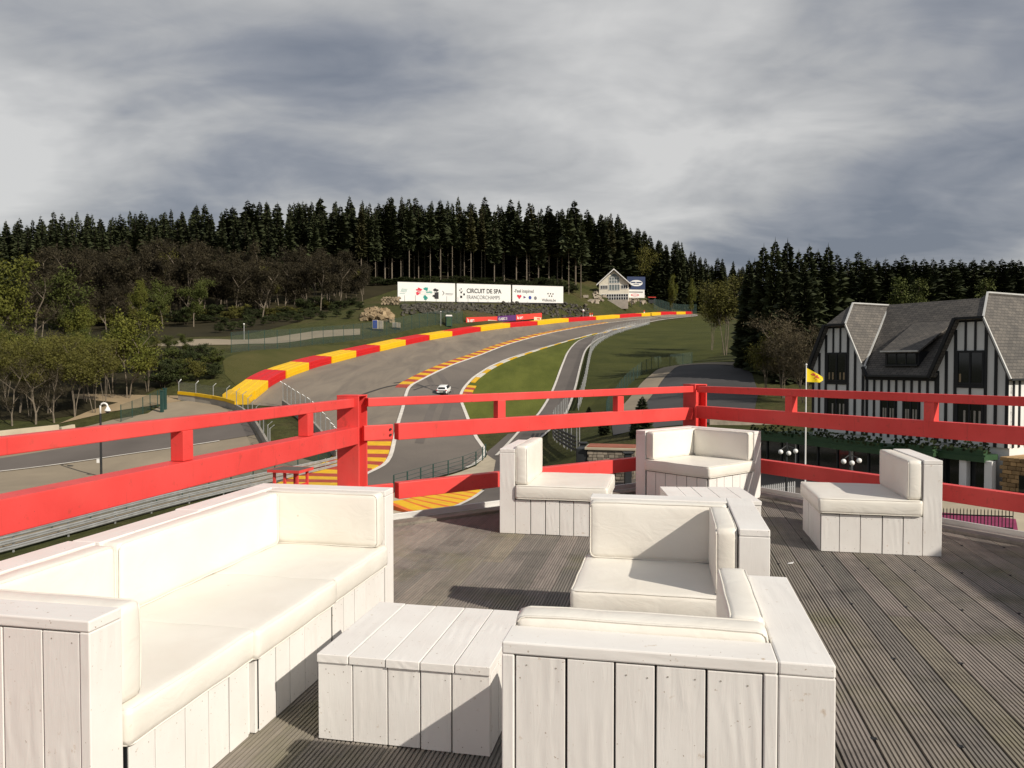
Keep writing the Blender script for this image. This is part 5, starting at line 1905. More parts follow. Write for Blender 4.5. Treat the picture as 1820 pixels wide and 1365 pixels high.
for row, (d0, step) in enumerate(((252, 20), (268, 20), (286, 22), (304, 24))):
    px = -70 + 5 * row
    while px < 575:
        jy = rt.uniform(-14, 8) + (24 if row == 0 else 4 if row == 1 else 0)
        spruce_at(px, d0 + (px - 200) * 0.03 + rt.uniform(-6, 6), skyline(px) + jy, SPR_FULL, LF.replace('#', ORD[row]), 'spruces of the hill forest')
        px += step * rt.uniform(0.65, 1.35)
for row, (d0, step) in enumerate(((365, 13), (390, 15), (425, 17))):
    px = 1075 + 4 * row
    while px < 1345:
        spruce_at(px, d0 + (px - 1075) * 0.12 + rt.uniform(-8, 8), skyline(px) + rt.uniform(-7, 12), SPR_FULL, 'spruce on the ridge beyond the hill house, ' + ('front rank', 'middle rank', 'rear rank')[row] + (' near the house' if px < 1160 else ' where it dips' if px < 1250 else ' at its end'), 'spruces of the far ridge')
        px += step * rt.uniform(0.7, 1.3)
# dark stand beside the hotel
for k, (px, y0, d) in enumerate(sorted(((1340, 478, 112), (1356, 436, 104), (1376, 426, 101), (1398, 428, 103), (1418, 445, 106), (1436, 436, 104), (1452, 446, 108), (1470, 436, 106), (1330, 540, 108), (1395, 470, 96), (1430, 480, 96)))):
    spruce_at(px, d, y0, SPR_DENSE, 'dense dark spruce by the hotel, ' + ORD[k] + ' counting from the wide olive tree', 'dense spruces beside the hotel')
for k, (px, y0, d) in enumerate(((1486, 452, 118), (1505, 457, 124), (1524, 447, 126), (1541, 462, 122), (1556, 466, 128), (1572, 462, 130), (1590, 470, 130), (1604, 452, 132), (1622, 468, 135), (1640, 478, 135), (1656, 472, 138), (1672, 486, 138), (1690, 484, 140), (1704, 478, 142), (1728, 461, 138), (1745, 490, 142), (1760, 484, 145), (1778, 472, 142), (1795, 488, 145), (1808, 478, 145), (1824, 470, 146))):
    spruce_at(px, d + rt.uniform(-3, 3), y0, SPR_FULL, 'spruce above the hotel roof, ' + ORD[k] + ' counting from the dense spruce stand', 'spruces above the hotel roof')
for i in range(34):
    px = 1470 + 11 * i
    spruce_at(px, 158 + rt.uniform(-8, 14), 478 + rt.uniform(-4, 22), SPR_FULL, 'spruce half hidden in the second row above the hotel roof', 'second row of spruces above the hotel')

# broadleaf trees in early spring
BR_OLIVE = [leafy_meshes(12, 7.0, 100 + i, 'leaf_olive', 'bark_pale', 3800, 0.17, stems=3, low=0.5, twigs=1600) for i in range(3)]
BR_FRESH = [leafy_meshes(12, 7.5, 110 + i, 'leaf_fresh', 'bark_pale', 6500, 0.19, stems=2, low=0.35, twigs=500) for i in range(3)]
BR_MID = [leafy_meshes(14, 9.0, 120 + i, 'leaf_mid', 'bark_pale', 7500, 0.21, stems=1, low=0.3) for i in range(3)]
BR_BROWN = [leafy_meshes(16, 9.5, 130 + i, 'twig_brown', 'bark_pale', 3200, 0.24, stems=1, low=0.25, twigs=3200) for i in range(4)]
BR_BARE = [leafy_meshes(14, 8.0, 140, 'twig_brown', 'bark_pale', 120, 0.22, stems=1, low=0.4, twigs=1800)]
BUSH = [leafy_meshes(4.2, 5.5, 150 + i, 'leaf_dark', 'bark_dark', 4200, 0.15, stems=4, low=0.1) for i in range(2)]
BUSH_MID = [leafy_meshes(4.4, 5.5, 158, 'leaf_mid', 'bark_dark', 4600, 0.14, stems=5, low=0.08)]
BUSH_OL = [leafy_meshes(4.5, 5.0, 155, 'leaf_olive', 'bark_dark', 3600, 0.14, stems=5, low=0.1, twigs=600)]


def tree_at(name, px, ytop, d, kinds, base_h, label, group, cat='tree', wide=None):
    q = P(px, HORIZON, d)
    z = gz(q.x, q.y)
    h = EYE + (HORIZON - ytop) * d / F_PX - z
    k = max(0.25 if cat != 'shrub' else 0.5, h / base_h)
    w = k * rt.uniform(0.9, 1.15) if wide is None else wide
    plant(name, rt.choice(kinds), (q.x, q.y, z), (w, w, k), rt.uniform(0, 6.28), label, cat, group)


G = 'slender spring trees by the paddock'
for k, (px, yt, d) in enumerate(sorted(((-20, 600, 92), (8, 590, 97), (32, 606, 90), (52, 620, 88), (66, 596, 98), (84, 612, 90), (100, 600, 94), (118, 590, 100), (133, 604, 89), (150, 598, 97), (168, 606, 91), (186, 600, 95), (200, 592, 100), (-45, 590, 95)), reverse=True)):
    tree_at('slender_tree', px, yt, d, BR_OLIVE, 12, 'slender olive-brown paddock tree, ' + ORD[k] + ' counting away from the green gate posts', G)
for px, yt, d in ((-10, 606, 103), (45, 598, 104), (92, 604, 106), (128, 598, 108), (158, 600, 106), (205, 604, 108)):
    tree_at('broadleaf_tree', px, yt, d, BR_FRESH, 12, 'yellow-green spring tree just behind the slender paddock trees', 'yellow-green trees behind the paddock row')
for px, yt, d in ((70, 588, 118), (140, 584, 122), (180, 590, 118), (215, 582, 124), (270, 590, 120), (300, 598, 122), (250, 600, 114), (330, 606, 124), (20, 580, 120)):
    tree_at('broadleaf_tree', px, yt, d, BR_MID, 14, 'mid-green bushy tree filling the slope behind the paddock row', 'mid-green trees behind the paddock row')
for px, yt, d in ((20, 640, 84), (62, 640, 85), (95, 650, 86)):
    tree_at('slender_tree', px, yt, d, BR_BARE, 14, 'bare brown sapling at the front of the paddock trees', 'bare saplings by the paddock')
tree_at('broadleaf_tree', 228, 562, 100, BR_FRESH, 12, 'pointed yellow-green tree at the end of the paddock trees', None)
tree_at('broadleaf_tree', 262, 604, 104, BR_OLIVE, 12, 'low olive tree just past the pointed yellow-green tree', None)
tree_at('broadleaf_tree', 10, 462, 125, BR_FRESH, 12, 'tall yellow-green tree at the edge of the forest road', None, wide=1.35)
tree_at('broadleaf_tree', 62, 486, 128, BR_BARE, 14, 'bare tree with pale spreading branches next to the tall yellow-green tree', None)
tree_at('broadleaf_tree', 108, 484, 134, BR_MID, 14, 'rounded mid-green tree in front of the dark forest', None, wide=1.15)
tree_at('broadleaf_tree', 140, 545, 132, BR_FRESH, 12, 'low fresh-green tree below the rounded mid-green tree', None)
tree_at('broadleaf_tree', 345, 498, 180, BR_MID, 14, 'light green tree standing alone before the brown wood', None, wide=0.85)
tree_at('broadleaf_tree', 290, 500, 178, BR_MID, 14, 'green tree with thin crown next to the light green tree', None, wide=0.75)
tree_at('broadleaf_tree', 248, 500, 172, BR_FRESH, 12, 'narrow green tree at the edge of the brown wood', None, wide=0.6)
for px, yt, d in ((35, 540, 150), (160, 520, 170), (190, 510, 176), (215, 505, 182), (20, 520, 165), (75, 515, 170)):
    tree_at('brown_tree', px, yt, d, BR_BROWN, 16, 'brown leafless tree between the forest and the paddock trees', 'brown trees before the forest')
for i in range(84):
    px = 90 + i * 6.75 + rt.uniform(-8, 8)
    tree_at('brown_tree', px, 440 + rt.uniform(-8, 52) + max(0, (px - 480) * 0.12), (222, 206, 236)[i % 3] + rt.uniform(-8, 8) + max(0, (px - 450) * 0.09), BR_BROWN, 16, 'brown leafless tree at the forest foot, ' + ('middle', 'front', 'rear')[i % 3] + ' rank, ' + beneath(px), 'brown trees at the forest foot')
for px, yt, d in ((285, 432, 232), (352, 440, 236), (312, 445, 228), (480, 478, 225), (462, 490, 220), (628, 470, 250), (595, 480, 245)):
    tree_at('budding_tree', px, yt, d, BR_OLIVE, 12, 'olive budding tree among the brown wood', 'olive trees in the brown wood', wide=0.95)
for px, yt, d in ((300, 622, 112), (330, 618, 113), (355, 612, 118), (380, 622, 115), (318, 640, 108), (350, 640, 109), (376, 645, 110), (285, 640, 106)):
    tree_at('shrub', px, yt, d, BUSH[:1] + BUSH_OL * 2 + BUSH_MID, 4.2, 'bushy shrub on the slope left of the tyre barrier', 'shrubs left of the tyre barrier', 'shrub')
for px, yt, d in ((560, 548, 196), (590, 545, 200), (615, 540, 204), (640, 545, 200), (540, 560, 190), (520, 562, 188), (498, 566, 186), (392, 588, 160), (412, 584, 164), (430, 582, 166), (448, 578, 172), (470, 574, 176), (486, 570, 180), (510, 566, 182), (530, 566, 180), (552, 560, 186), (575, 560, 184), (600, 558, 188), (622, 560, 184), (400, 575, 176), (440, 570, 182)):
    tree_at('shrub', px, yt, d, BUSH, 4.2, 'dark shrub on the bank behind the mesh fence', 'dark shrubs behind the mesh fence', 'shrub')
for i in range(27):
    px = 640 + i * 14.5 + rt.uniform(-6, 6)
    tree_at('shrub', px, 500 + rt.uniform(-10, 10) + (px - 640) * 0.008, 268 + (px - 640) * 0.07 + rt.uniform(-4, 8), BUSH, 4.2, 'dark undergrowth shrub between the billboards and the bare spruce trunks', 'undergrowth behind the billboards', 'shrub', wide=1.3)
for i in range(34):
    px = 110 + i * 15.5 + rt.uniform(-6, 6)
    tree_at('shrub', px, 552 + rt.uniform(-10, 8) - max(0, (px - 450) * 0.12), 198 + rt.uniform(-6, 10) + max(0, (px - 450) * 0.1), BUSH + BUSH_OL, 4.2, 'low undergrowth shrub at the foot of the brown wood', 'undergrowth of the brown wood', 'shrub', wide=1.2)
# right side
tree_at('broadleaf_tree', 1290, 488, 138, BR_OLIVE, 12, 'wide olive tree at the end of the grassy slope', None, wide=1.45)
tree_at('broadleaf_tree', 1265, 520, 150, BR_OLIVE, 12, 'smaller olive tree beside the wide olive tree', None)
tree_at('broadleaf_tree', 1229, 496, 300, BR_FRESH, 12, 'yellow-green tree beyond the top of the racetrack', None, wide=0.6)
tree_at('broadleaf_tree', 1195, 492, 345, BR_FRESH, 12, 'thin yellow-green tree beside the green mesh fence on the hill', None, wide=0.6)
tree_at('broadleaf_tree', 1140, 440, 372, BR_OLIVE, 12, 'olive tree behind the hill house sign', None)
BR_TAN = [leafy_meshes(16, 10.5, 170 + i, 'twig_tan', 'bark_pale', 3600, 0.17, stems=4, low=0.12, twigs=5200) for i in range(2)]
tree_at('broadleaf_tree', 1392, 560, 80, BR_TAN, 16, 'wide brown leafless tree behind the yellow flag', None, wide=0.62)
tree_at('broadleaf_tree', 1430, 580, 76, BR_TAN, 16, 'brown leafless tree close to the hotel gable', None, wide=0.5)
tree_at('broadleaf_tree', 1362, 590, 82, BR_OLIVE, 12, 'olive shrubby tree at the end of the dark spruce stand', None, wide=0.6)
for px, yt, d in ((1612, 498, 108), (1648, 505, 106), (1765, 505, 105)):
    tree_at('broadleaf_tree', px, yt, d, BR_MID, 14, 'fresh green tree just above the hotel ridge', 'green trees above the hotel ridge')
for px, yt, d, lab in ((1142, 704, 62, 'small pointed conifer beside the car park'), (1128, 742, 60, 'lower conifer shrub at the foot of the pointed conifer'), (1047, 722, 78, 'dark conifer shrub behind the lane fence'), (1075, 735, 66, 'dark conifer shrub above the stone gatehouse')):
    q = P(px, HORIZON, d)
    z = gz(q.x, q.y)
    h = EYE + (HORIZON - yt) * d / F_PX - z
    plant('conifer_shrub', rt.choice(SPR_DENSE), (q.x, q.y, z), (h / 22 * 1.9, h / 22 * 1.9, h / 22), rt.uniform(0, 6), lab, 'conifer', 'conifer shrubs by the car park')
# ------------------------------------------------------------------ half-timbered hotel
HR = Vector((22.77, 38.0, 0.0))
HANG = math.atan2(-0.877, 0.481)
hotel = empty('hotel', (HR.x, HR.y, 0), HANG)
tag(hotel, 'black and white half-timbered hotel with slate gables beyond the railing', 'hotel')
GL = -7.75                                    # left gable along the front
ZG = -5.7                                     # ground
EV, HPZ, RZ = 1.08, 3.84, 5.16                # eaves, clipped-gable edge, ridge
RV = 4.4                                      # main ridge set back from the front


def hbox(name, lo, hi, mat, par=None, bev=0.0):
    mb = MB()
    mb.box(lo, hi)
    return mb.build(name, mat, par or hotel, bevel=bev)


hbox('wall', (-9.55, 0.0, ZG), (1.78, 8.0, EV + 0.1), 'grey_render')
gw = 1.78
for gu in (0.0, GL):
    mb = MB()
    mb.prism([(gu - gw, -0.12, -2.4), (gu + gw, -0.12, -2.4), (gu + gw, -0.12, EV + 0.2), (gu + 0.66, -0.12, HPZ), (gu - 0.66, -0.12, HPZ), (gu - gw, -0.12, EV + 0.2)], (0, 0.28, 0))
    mb.build('gable_wall', 'grey_render', hotel)


def roof(name, pts, mat='slate', th=0.10, par=None):
    pts = [Vector(p) for p in pts]
    n = (pts[1] - pts[0]).cross(pts[2] - pts[0]).normalized()
    if n.z < 0:
        pts.reverse(); n = -n
    mb = MB()
    mb.prism([p - n * th for p in pts], n * th)
    o = mb.build(name, mat, par or hotel)
    # slate courses follow the slope
    ax = Vector((n.y, -n.x, 0)).normalized() if Vector((n.x, n.y, 0)).length > 1e-4 else Vector((1, 0, 0))
    upv = n.cross(ax)
    if upv.z < 0:
        upv = -upv
    uvl = o.data.uv_layers.new(name='uv')
    for lp in o.data.loops:
        co = o.data.vertices[lp.vertex_index].co
        uvl.data[lp.index].uv = (co.dot(ax), co.dot(upv))
    return o


def edge(a, b, mat='pale_metal', w=0.09, par=None):
    mb = MB()
    mb.beam(Vector(a) + Z * 0.03, Vector(b) + Z * 0.03, w, w * 0.8)
    return mb.build('roof_edge', mat, par or hotel)


vf = -0.42
# right gable
rr_ = roof('roof', [(0.70, vf, HPZ), (0.0, 1.15, RZ), (0.0, 8.3, RZ), (2.02, 8.3, 0.86), (2.02, vf, 0.86)])
edge((0.70, vf, HPZ), (2.02, vf, 0.86), par=rr_); edge((0.70, vf, HPZ), (0.0, 1.15, RZ), par=rr_); edge((0, 1.15, RZ), (0, 8.3, RZ), par=rr_); edge((2.03, vf, 0.84), (2.03, 8.3, 0.84), 'dark_steel', 0.12, rr_)
roof('roof', [(-0.70, vf, HPZ), (0.0, 1.15, RZ), (0.0, RV + 0.1, RZ), (-2.02, vf, 0.90)])
roof('hip_roof', [(-0.70, vf, HPZ), (0.70, vf, HPZ), (0.0, 1.15, RZ)])
edge((-0.72, vf, HPZ), (0.72, vf, HPZ), 'black_timber', 0.14)
edge((-0.70, vf, HPZ), (-2.02, vf, 0.88), 'black_timber', 0.2)
# left gable
lr = roof('roof', [(GL + 0.70, vf, HPZ), (GL, 1.15, RZ), (GL, RV + 0.1, RZ), (GL + 1.78, vf + 0.25, 1.42)])
edge((GL + 0.70, vf, HPZ), (GL + 1.80, vf + 0.1, 1.40), par=lr); edge((GL, RV + 0.1, RZ), (GL + 1.78, vf + 0.25, 1.42), par=lr); edge((GL, 1.15, RZ), (GL, RV, RZ), par=lr); edge((GL + 0.70, vf, HPZ), (GL, 1.15, RZ), par=lr)
roof('roof', [(GL - 0.70, vf, HPZ), (GL, 1.15, RZ), (GL, 8.3, RZ), (GL - 2.02, 8.3, 0.86), (GL - 2.02, vf, 0.86)])
roof('hip_roof', [(GL - 0.70, vf, HPZ), (GL + 0.70, vf, HPZ), (GL, 1.15, RZ)])
edge((GL - 0.72, vf, HPZ), (GL + 0.72, vf, HPZ), 'black_timber', 0.14)
edge((GL - 0.70, vf, HPZ), (GL - 2.02, vf, 0.86), 'black_timber', 0.24)
edge((GL + 1.80, vf + 0.1, 1.40), (GL + 2.1, vf, 0.92), 'black_timber', 0.16)
# main roof between the gables
mr = roof('main_roof', [(GL + 1.75, -0.35, 0.98), (-1.75, -0.35, 0.98), (0.0, RV, RZ + 0.04), (GL, RV, RZ + 0.04)])
roof('main_roof', [(GL, RV, RZ + 0.04), (0.0, RV, RZ + 0.04), (0.0, 9.0, 1.0), (GL, 9.0, 1.0)])
edge((GL + 1.9, -0.38, 0.93), (-1.9, -0.38, 0.93), 'dark_steel', 0.14, mr)
# dormer
du0, du1 = -5.05, -2.85
hbox('dormer_wall', (du0 + 0.12, 0.20, 1.35), (du1 - 0.12, 1.6, 2.28), 'black_timber')
dw = hbox('window', (du0 + 0.25, 0.16, 1.62), (du1 - 0.25, 0.199, 2.16), 'window_glass')
for i in range(4):
    x_ = du0 + 0.25 + (du1 - du0 - 0.5) * i / 3
    hbox('glazing_bar', (x_ - 0.03, 0.13, 1.60), (x_ + 0.03, 0.159, 2.18), 'black_timber', dw)
hbox('window_sill', (du0 + 0.1, 0.02, 1.50), (du1 - 0.1, 0.199, 1.56), 'dark_steel', dw)
dr = roof('dormer_roof', [(du0, -0.05, 2.28), (du1, -0.05, 2.28), (du1 + 0.1, 3.05, 3.98), (du0 - 0.1, 3.05, 3.98)])
edge((du0, -0.06, 2.26), (du1, -0.06, 2.26), 'pale_metal', 0.10, dr)


def timber(lo, hi):
    return hbox('timber', lo, hi, 'black_timber')


def gable_front(gu, yv=-0.12):
    f0, f1 = yv - 0.05, yv - 0.001

    def zt(u):                                # underside of the sloping roof at this timber
        a = abs(u)
        return HPZ - 0.05 if a <= 0.66 else HPZ - 0.05 - (a - 0.66) * (HPZ - EV - 0.2) / (gw - 0.66)
    for u in (-1.70, -1.26, -0.80, 0.70, 1.18, 1.70):
        timber((gu + u - 0.07, f0, -2.4), (gu + u + 0.07, f1, zt(abs(u) + 0.07)))
    for u in (-0.30, 0.18):
        timber((gu + u - 0.05, f0, 2.27), (gu + u + 0.05, f1, HPZ - 0.02))
    timber((gu - 0.73, f0 - 0.004, 2.16), (gu + 0.63, f1, 2.27))
    timber((gu - 0.73, f0 - 0.004, HPZ - 0.16), (gu + 0.63, f1, HPZ))
    timber((gu - 0.73, f0 - 0.004, 0.42), (gu + 0.63, f1, 0.56))
    timber((gu - 0.73, f0 - 0.004, -0.16), (gu + 0.63, f1, -0.02))
    timber((gu - 0.10, f0, -0.02), (gu + 0.0, f1, 0.42))
    for z0, z1 in ((0.56, 2.16), (-2.0, -0.16)):
        w = hbox('window', (gu - 0.73, yv - 0.03, z0), (gu + 0.63, yv - 0.002, z1), 'window_glass')
        for u in (-0.68, -0.05, 0.58):
            hbox('glazing_bar', (gu + u - 0.045, yv - 0.07, z0), (gu + u + 0.045, yv - 0.031, z1), 'black_timber', w)
        hbox('glazing_bar', (gu - 0.72, yv - 0.066, z0 + 0.02), (gu + 0.62, yv - 0.033, z0 + 0.12), 'black_timber', w)
        for k in range(5):
            u = -0.6 + 0.25 * k
            if rt.random() < 0.75:
                hbox('curtain', (gu + u, yv - 0.034, z0 + 0.14), (gu + u + 0.10, yv - 0.0305, z0 + (0.55 if z0 > 0 else 1.3)), 'concrete' if z0 < 0 else 'sandy_ground', w)


gable_front(0.0)
gable_front(GL)
u0, u1 = GL + gw, -gw
n = 9
for i in range(n + 1):
    u = u0 + 0.1 + (u1 - u0 - 0.2) * i / n
    timber((u - 0.06, -0.05, -2.4), (u + 0.06, -0.001, 0.95))
timber((u0, -0.056, 0.72), (u1, -0.001, 0.90))
timber((u0, -0.056, -0.35), (u1, -0.001, -0.22))
for k0, k1 in ((2, 4), (5, 7)):
    a, b = u0 + 0.1 + (u1 - u0 - 0.2) * k0 / n, u0 + 0.1 + (u1 - u0 - 0.2) * k1 / n
    w = hbox('window', (a, -0.075, -1.95), (b, -0.058, -0.36), 'window_glass')
    for q in (0.02, 0.5, 0.98):
        hbox('glazing_bar', (a + (b - a) * q - 0.04, -0.11, -1.95), (a + (b - a) * q + 0.04, -0.076, -0.36), 'black_timber', w)
    for q in (0.15, 0.3, 0.62, 0.8):
        hbox('curtain', (a + (b - a) * q, -0.079, -1.5), (a + (b - a) * q + 0.09, -0.0755, -0.8), 'concrete', w)
# sunlit end wall with timbers
for v_ in (0.25, 0.75, 1.3, 1.9, 2.5, 3.2, 4.0, 5.0, 6.0, 7.0):
    timber((1.781, v_ - 0.06, -2.4), (1.83, v_ + 0.06, 0.95))
# ground floor terrace front
for i, (a, b) in enumerate(((-12.6, -9.2), (-9.2, -6.2), (-6.2, -3.2), (-3.2, -0.9), (-0.9, 1.35))):
    v0 = (-2.2, -2.2, -2.5, -1.6, -1.2)[i]
    hbox('canopy', (a, v0, -2.98), (b - 0.004, -0.15 if i else 2.0, -2.72), 'green_paint')
    hbox('canopy_edge', (a, v0 - 0.08, -3.06), (b - 0.006, v0 - 0.002, -2.80), 'green_paint')
    g_ = hbox('glazing', (a + 0.02, v0 + 0.45, ZG), (b - 0.02, v0 + 0.50, -2.985), 'window_glass')
    m_ = max(2, int((b - a) / 1.0))
    for k in range(m_ + 1):
        x_ = a + 0.05 + (b - a - 0.1) * k / m_
        hbox('mullion', (x_ - 0.04, v0 + 0.38, ZG), (x_ + 0.04, v0 + 0.449, -2.985), 'dark_steel' if (k + i) % 3 else 'galvanised', g_)
    rp = random.Random(90 + i)
    mb = MB()
    for k in range(170):
        c = Vector((rp.uniform(a, b), v0 + rp.uniform(-0.05, 0.5), -2.62 + rp.uniform(0, 0.55) * rp.random()))
        uu = Vector((rp.uniform(-1, 1), rp.uniform(-1, 1), rp.uniform(-1, 1))).normalized() * 0.09
        ww = uu.orthogonal() * 0.7
        mb.face([c - uu, c + ww, c + uu, c - ww])
    o = mb.build('planting', 'leaf_dark', hotel)
    tag(o, kind='stuff')
    hbox('planter', (a + 0.1, v0 + 0.02, -2.718), (b - 0.1, v0 + 0.35, -2.5), 'green_paint')
for a in (0.25, 1.45):
    hbox('column', (a - 0.18, -1.15, ZG), (a + 0.18, -0.80, -2.99), 'plain_white', bev=0.02)
hbox('wall_panel', (-4.6, -1.13, -5.0), (-3.3, -1.10, -3.5), 'sandy_ground')
# stone end bay
for zi in range(15):
    z0 = ZG + 0.05 + zi * 0.195
    x_ = 1.85 + (0.12 if zi % 2 else 0.0)
    while x_ < 4.6:
        w_ = rt.uniform(0.20, 0.46)
        hbox('stone', (x_, -0.9 - rt.uniform(0, 0.05), z0), (x_ + w_ - 0.015, -0.6, z0 + 0.18), 'sandstone', bev=0.02)
        x_ += w_
hbox('stone_core', (1.85, -0.595, ZG), (4.7, 2.5, -2.75), 'sandstone')
hbox('side_window', (2.75, -0.99, -4.9), (3.6, -0.96, -3.5), 'window_glass')

# globe lamps on the forecourt
for i, (px, py, d, lab) in enumerate(((1398, 803, 36.0, 'cluster of three white globe lamps before the dark hotel glazing'), (1510, 820, 33.5, 'cluster of three white globe lamps just beside the lone lounge seat'))):
    q = P(px, py, d)
    z = gz(q.x, q.y)
    root = empty('globe_lamp', (q.x, q.y, z), 0.3)
    tag(root, lab, 'lamp', 'globe lamps before the hotel')
    hh = q.z - z
    mb = MB(); mb.tube([(0, 0, -0.2), (0, 0, hh + 0.45)], 0.045, 8); mb.build('pole', 'dark_steel', root)
    for k, (dx, dz) in enumerate(((-0.40, 0.02), (0.04, -0.06), (0.42, 0.03))):
        mb = MB(); mb.tube([(0, 0, hh + 0.30), (dx, -0.1, hh + dz + 0.1)], 0.02, 5); ar = mb.build('arm', 'dark_steel', root)
        mb = MB(); mb.ball((dx, -0.1, hh + dz), 0.112, 14, 8); mb.build('globe', 'globe_white', ar, smooth=True)

# yellow flag
q = P(1433, 652, 42)
z = gz(q.x, q.y)
fl = empty('flag', (q.x, q.y, z))
tag(fl, 'yellow flag with a red cockerel on a white pole before the hotel', 'flag')
hh = q.z - z
mb = MB(); mb.tube([(0, 0, -0.2), (0, 0, hh + 0.1)], [0.05, 0.03], 8); pole = mb.build('pole', 'plain_white', fl)
mb = MB(); mb.ball((0, 0, hh + 0.12), 0.06, 8, 6); mb.build('finial', 'plain_white', pole)
mb = MB()
nx, nz = 12, 8
def flag_pt(i, j, off_=0.0):
    u, w = i / nx, j / nz
    droop = 0.50 * u * (1 - w) * 0 + 0.30 * u ** 1.4
    x_ = 0.03 + 0.92 * u
    top_z = hh - 0.06 - 0.52 * u ** 1.1 * (1 - w) - 0.04 * u
    y_ = 0.07 * math.sin(u * 7.0 + w * 1.5) * u + off_
    zt_, zb_ = hh - 0.06 - 0.50 * u, hh - 0.82 - 0.05 * u + 0.28 * max(0, u - 0.75) * 2
    return Vector((x_, y_, zb_ + (zt_ - zb_) * w))
for i in range(nx):
    for j in range(nz):
        mb.face([flag_pt(i, j), flag_pt(i + 1, j), flag_pt(i + 1, j + 1), flag_pt(i, j + 1)])
cl = mb.build('cloth', 'flag_yellow', fl, smooth=True)
mb = MB()
for i, j in ((3, 5), (4, 5), (5, 6), (5, 5), (6, 5), (7, 5), (6, 4), (7, 4), (5, 3), (8, 4), (8, 5), (7, 6), (6, 2), (4, 6), (9, 3)):
    a, b, c, d_ = flag_pt(i, j, -0.012), flag_pt(i + 1, j, -0.012), flag_pt(i + 0.7, j + 1, -0.012), flag_pt(i + 0.15, j + 0.6, -0.012)
    mb.face([a, b, c, d_])
mb.build('emblem', 'red_ink', cl)

# picket fences and magenta carpet below the terrace
def pickets(name, label, A, B, h, step, mat, w=0.045):
    A, B = on(A), on(B)
    root = empty(name, A)
    tag(root, label, 'fence', 'picket fences before the hotel')
    d = B - A
    n_ = int(d.length / step)
    mb = MB(); mb.box((-w / 2, -0.012, 0.04), (w / 2, 0.012, h)); mb.prism([(-w / 2, -0.012, h), (w / 2, -0.012, h), (0, -0.012, h + 0.08)], (0, 0.024, 0))
    me_ = mb.mesh('picket', mat)
    rot = Matrix.Rotation(math.atan2(d.y, d.x), 4, 'Z')
    for i in range(n_ + 1):
        inst('picket', me_, root, Matrix.Translation(d * (i / n_)) @ rot)
    for z_ in (0.2, h - 0.2):
        mb = MB(); mb.beam(Z * z_ + Vector((0, 0.03, 0)), d + Z * z_ + Vector((0, 0.03, 0)), 0.03, 0.05); mb.build('rail', mat, root)
    return root


pf = pickets('picket_fence', 'black picket fence along the magenta carpet', P(1625, 921, 31.5), P(1800, 947, 29.4), 0.85, 0.115, 'dark_steel', 0.03)
wf = pickets('picket_fence', 'white picket fence with dark painted lettering below the far deck edge', P(1330, 880, 40.6), P(1412, 885, 39.6), 1.0, 0.10, 'plain_white', 0.06)
mb = MB()
for s in ((1.9, 0.30, 1.95, 0.78), (1.9, 0.73, 2.05, 0.78), (2.15, 0.30, 2.2, 0.78), (2.3, 0.30, 2.35, 0.78), (2.22, 0.5, 2.3, 0.56), (2.0, 0.3, 2.05, 0.5)):
    mb.box((s[0], -0.05, s[1]), (s[2], -0.035, s[3]))
o = mb.build('painted_mark', 'black_ink', wf)
o.rotation_euler = (0, 0, math.atan2(P(1412, 885, 39.6).y - P(1330, 880, 40.6).y, P(1412, 885, 39.6).x - P(1330, 880, 40.6).x))
tag(o, kind='stuff')
sheet('magenta_carpet', [P(1600, 900, 34.2), P(1640, 906, 33.4), P(1805, 930, 30.9), P(1810, 950, 29.2), P(1640, 926, 31.2), P(1600, 918, 32)], 0.08, 'magenta_carpet')
sheet('pale_forecourt', [P(1540, 890, 37), P(1700, 900, 35), P(1850, 915, 33), P(1880, 980, 27), P(1640, 940, 30), P(1540, 915, 34)], 0.065, 'pale_concrete')

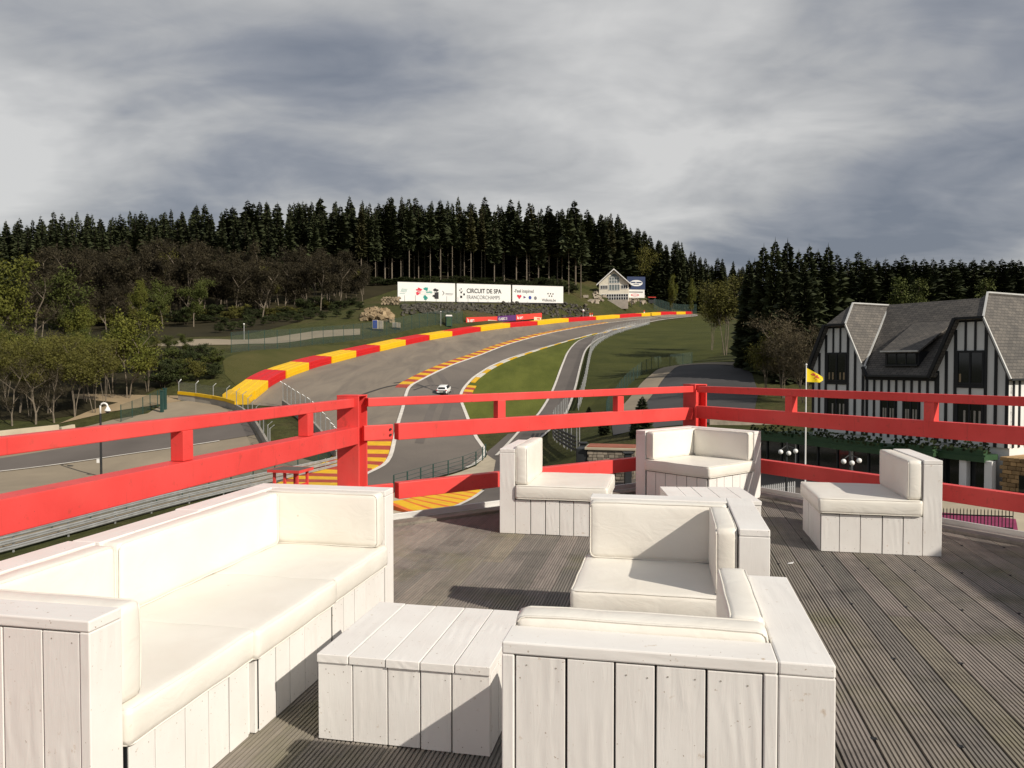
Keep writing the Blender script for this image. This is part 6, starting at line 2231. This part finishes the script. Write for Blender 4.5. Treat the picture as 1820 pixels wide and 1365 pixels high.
# stone gatehouse by the lane junction
q = P(1088, 815, 52)
gh = empty('gatehouse', on(q), R(-12))
tag(gh, 'small stone gatehouse with a flat reddish roof beside the lane junction', 'gatehouse')
mb = MB(); mb.box((-1.55, -0.9, -0.2), (1.55, 0.9, 1.95)); mb.build('wall_core', 'field_stone', gh)
for zi in range(9):
    x_ = -1.58 + (0.1 if zi % 2 else 0)
    while x_ < 1.5:
        w_ = rt.uniform(0.22, 0.48)
        mb = MB(); mb.box((x_, -0.99 - rt.uniform(0, 0.05), zi * 0.205), (min(1.6, x_ + w_ - 0.02), -0.905, zi * 0.205 + 0.185)); mb.build('stone', 'field_stone', gh, bevel=0.02)
        x_ += w_
mb = MB(); mb.box((-1.75, -1.15, 1.96), (1.75, 1.1, 2.12)); mb.build('roof', 'pale_concrete', gh, bevel=0.02)
mb = MB(); mb.box((-1.6, -1.0, 2.122), (1.6, 0.95, 2.18)); mb.build('roof_cover', 'roof_red', gh)
mb = MB(); mb.box((-2.35, -0.9, -0.2), (-1.6, 0.6, 2.0)); mb.build('side_bay', 'dark_steel', gh, bevel=0.05)
for i, (px, py, d, lab) in enumerate(((1116, 818, 50, 'dark gate pillar with a flat cap beside the stone gatehouse'), (1036, 815, 55, 'slim dark gate pillar between lane fence and gatehouse'))):
    root = empty('gate_pillar', on(P(px, py, d)))
    tag(root, lab, 'gate pillar', 'dark gate pillars')
    mb = MB(); mb.box((-0.22, -0.22, -0.2), (0.22, 0.22, 2.1)); mb.build('shaft', 'dark_steel', root, bevel=0.02)
    mb = MB(); mb.box((-0.32, -0.32, 2.1), (0.32, 0.32, 2.2)); mb.build('cap', 'dark_steel', root, bevel=0.02)
# low stone wall before the car park
for lab, pts in (('long low stone wall at the near edge of the dark car park', [(1260, 752, 66), (1440, 738, 66)]),):
    a, b = on(P(*pts[0])), on(P(*pts[1]))
    mb = MB(); mb.beam(Z * 0.3, b - a + Z * 0.3, 0.4, 0.9); o = mb.build('low_wall', 'field_stone', None, bevel=0.03)
    o.location = a
    tag(o, lab, 'wall')
q = PZ(1405, 1002, 0.004)
mb = MB()
mb.face([(-0.03, -0.012, 0.002), (0.012, -0.02, 0.006), (0.03, 0.004, 0.016), (-0.008, 0.02, 0.004)])
mb.face([(-0.008, 0.02, 0.004), (0.03, 0.004, 0.016), (0.02, 0.03, 0.003)])
o = mb.build('paper_scrap', 'plain_white')
o.location = q
tag(o, 'tiny white paper scrap lying on the deck boards', 'paper scrap')
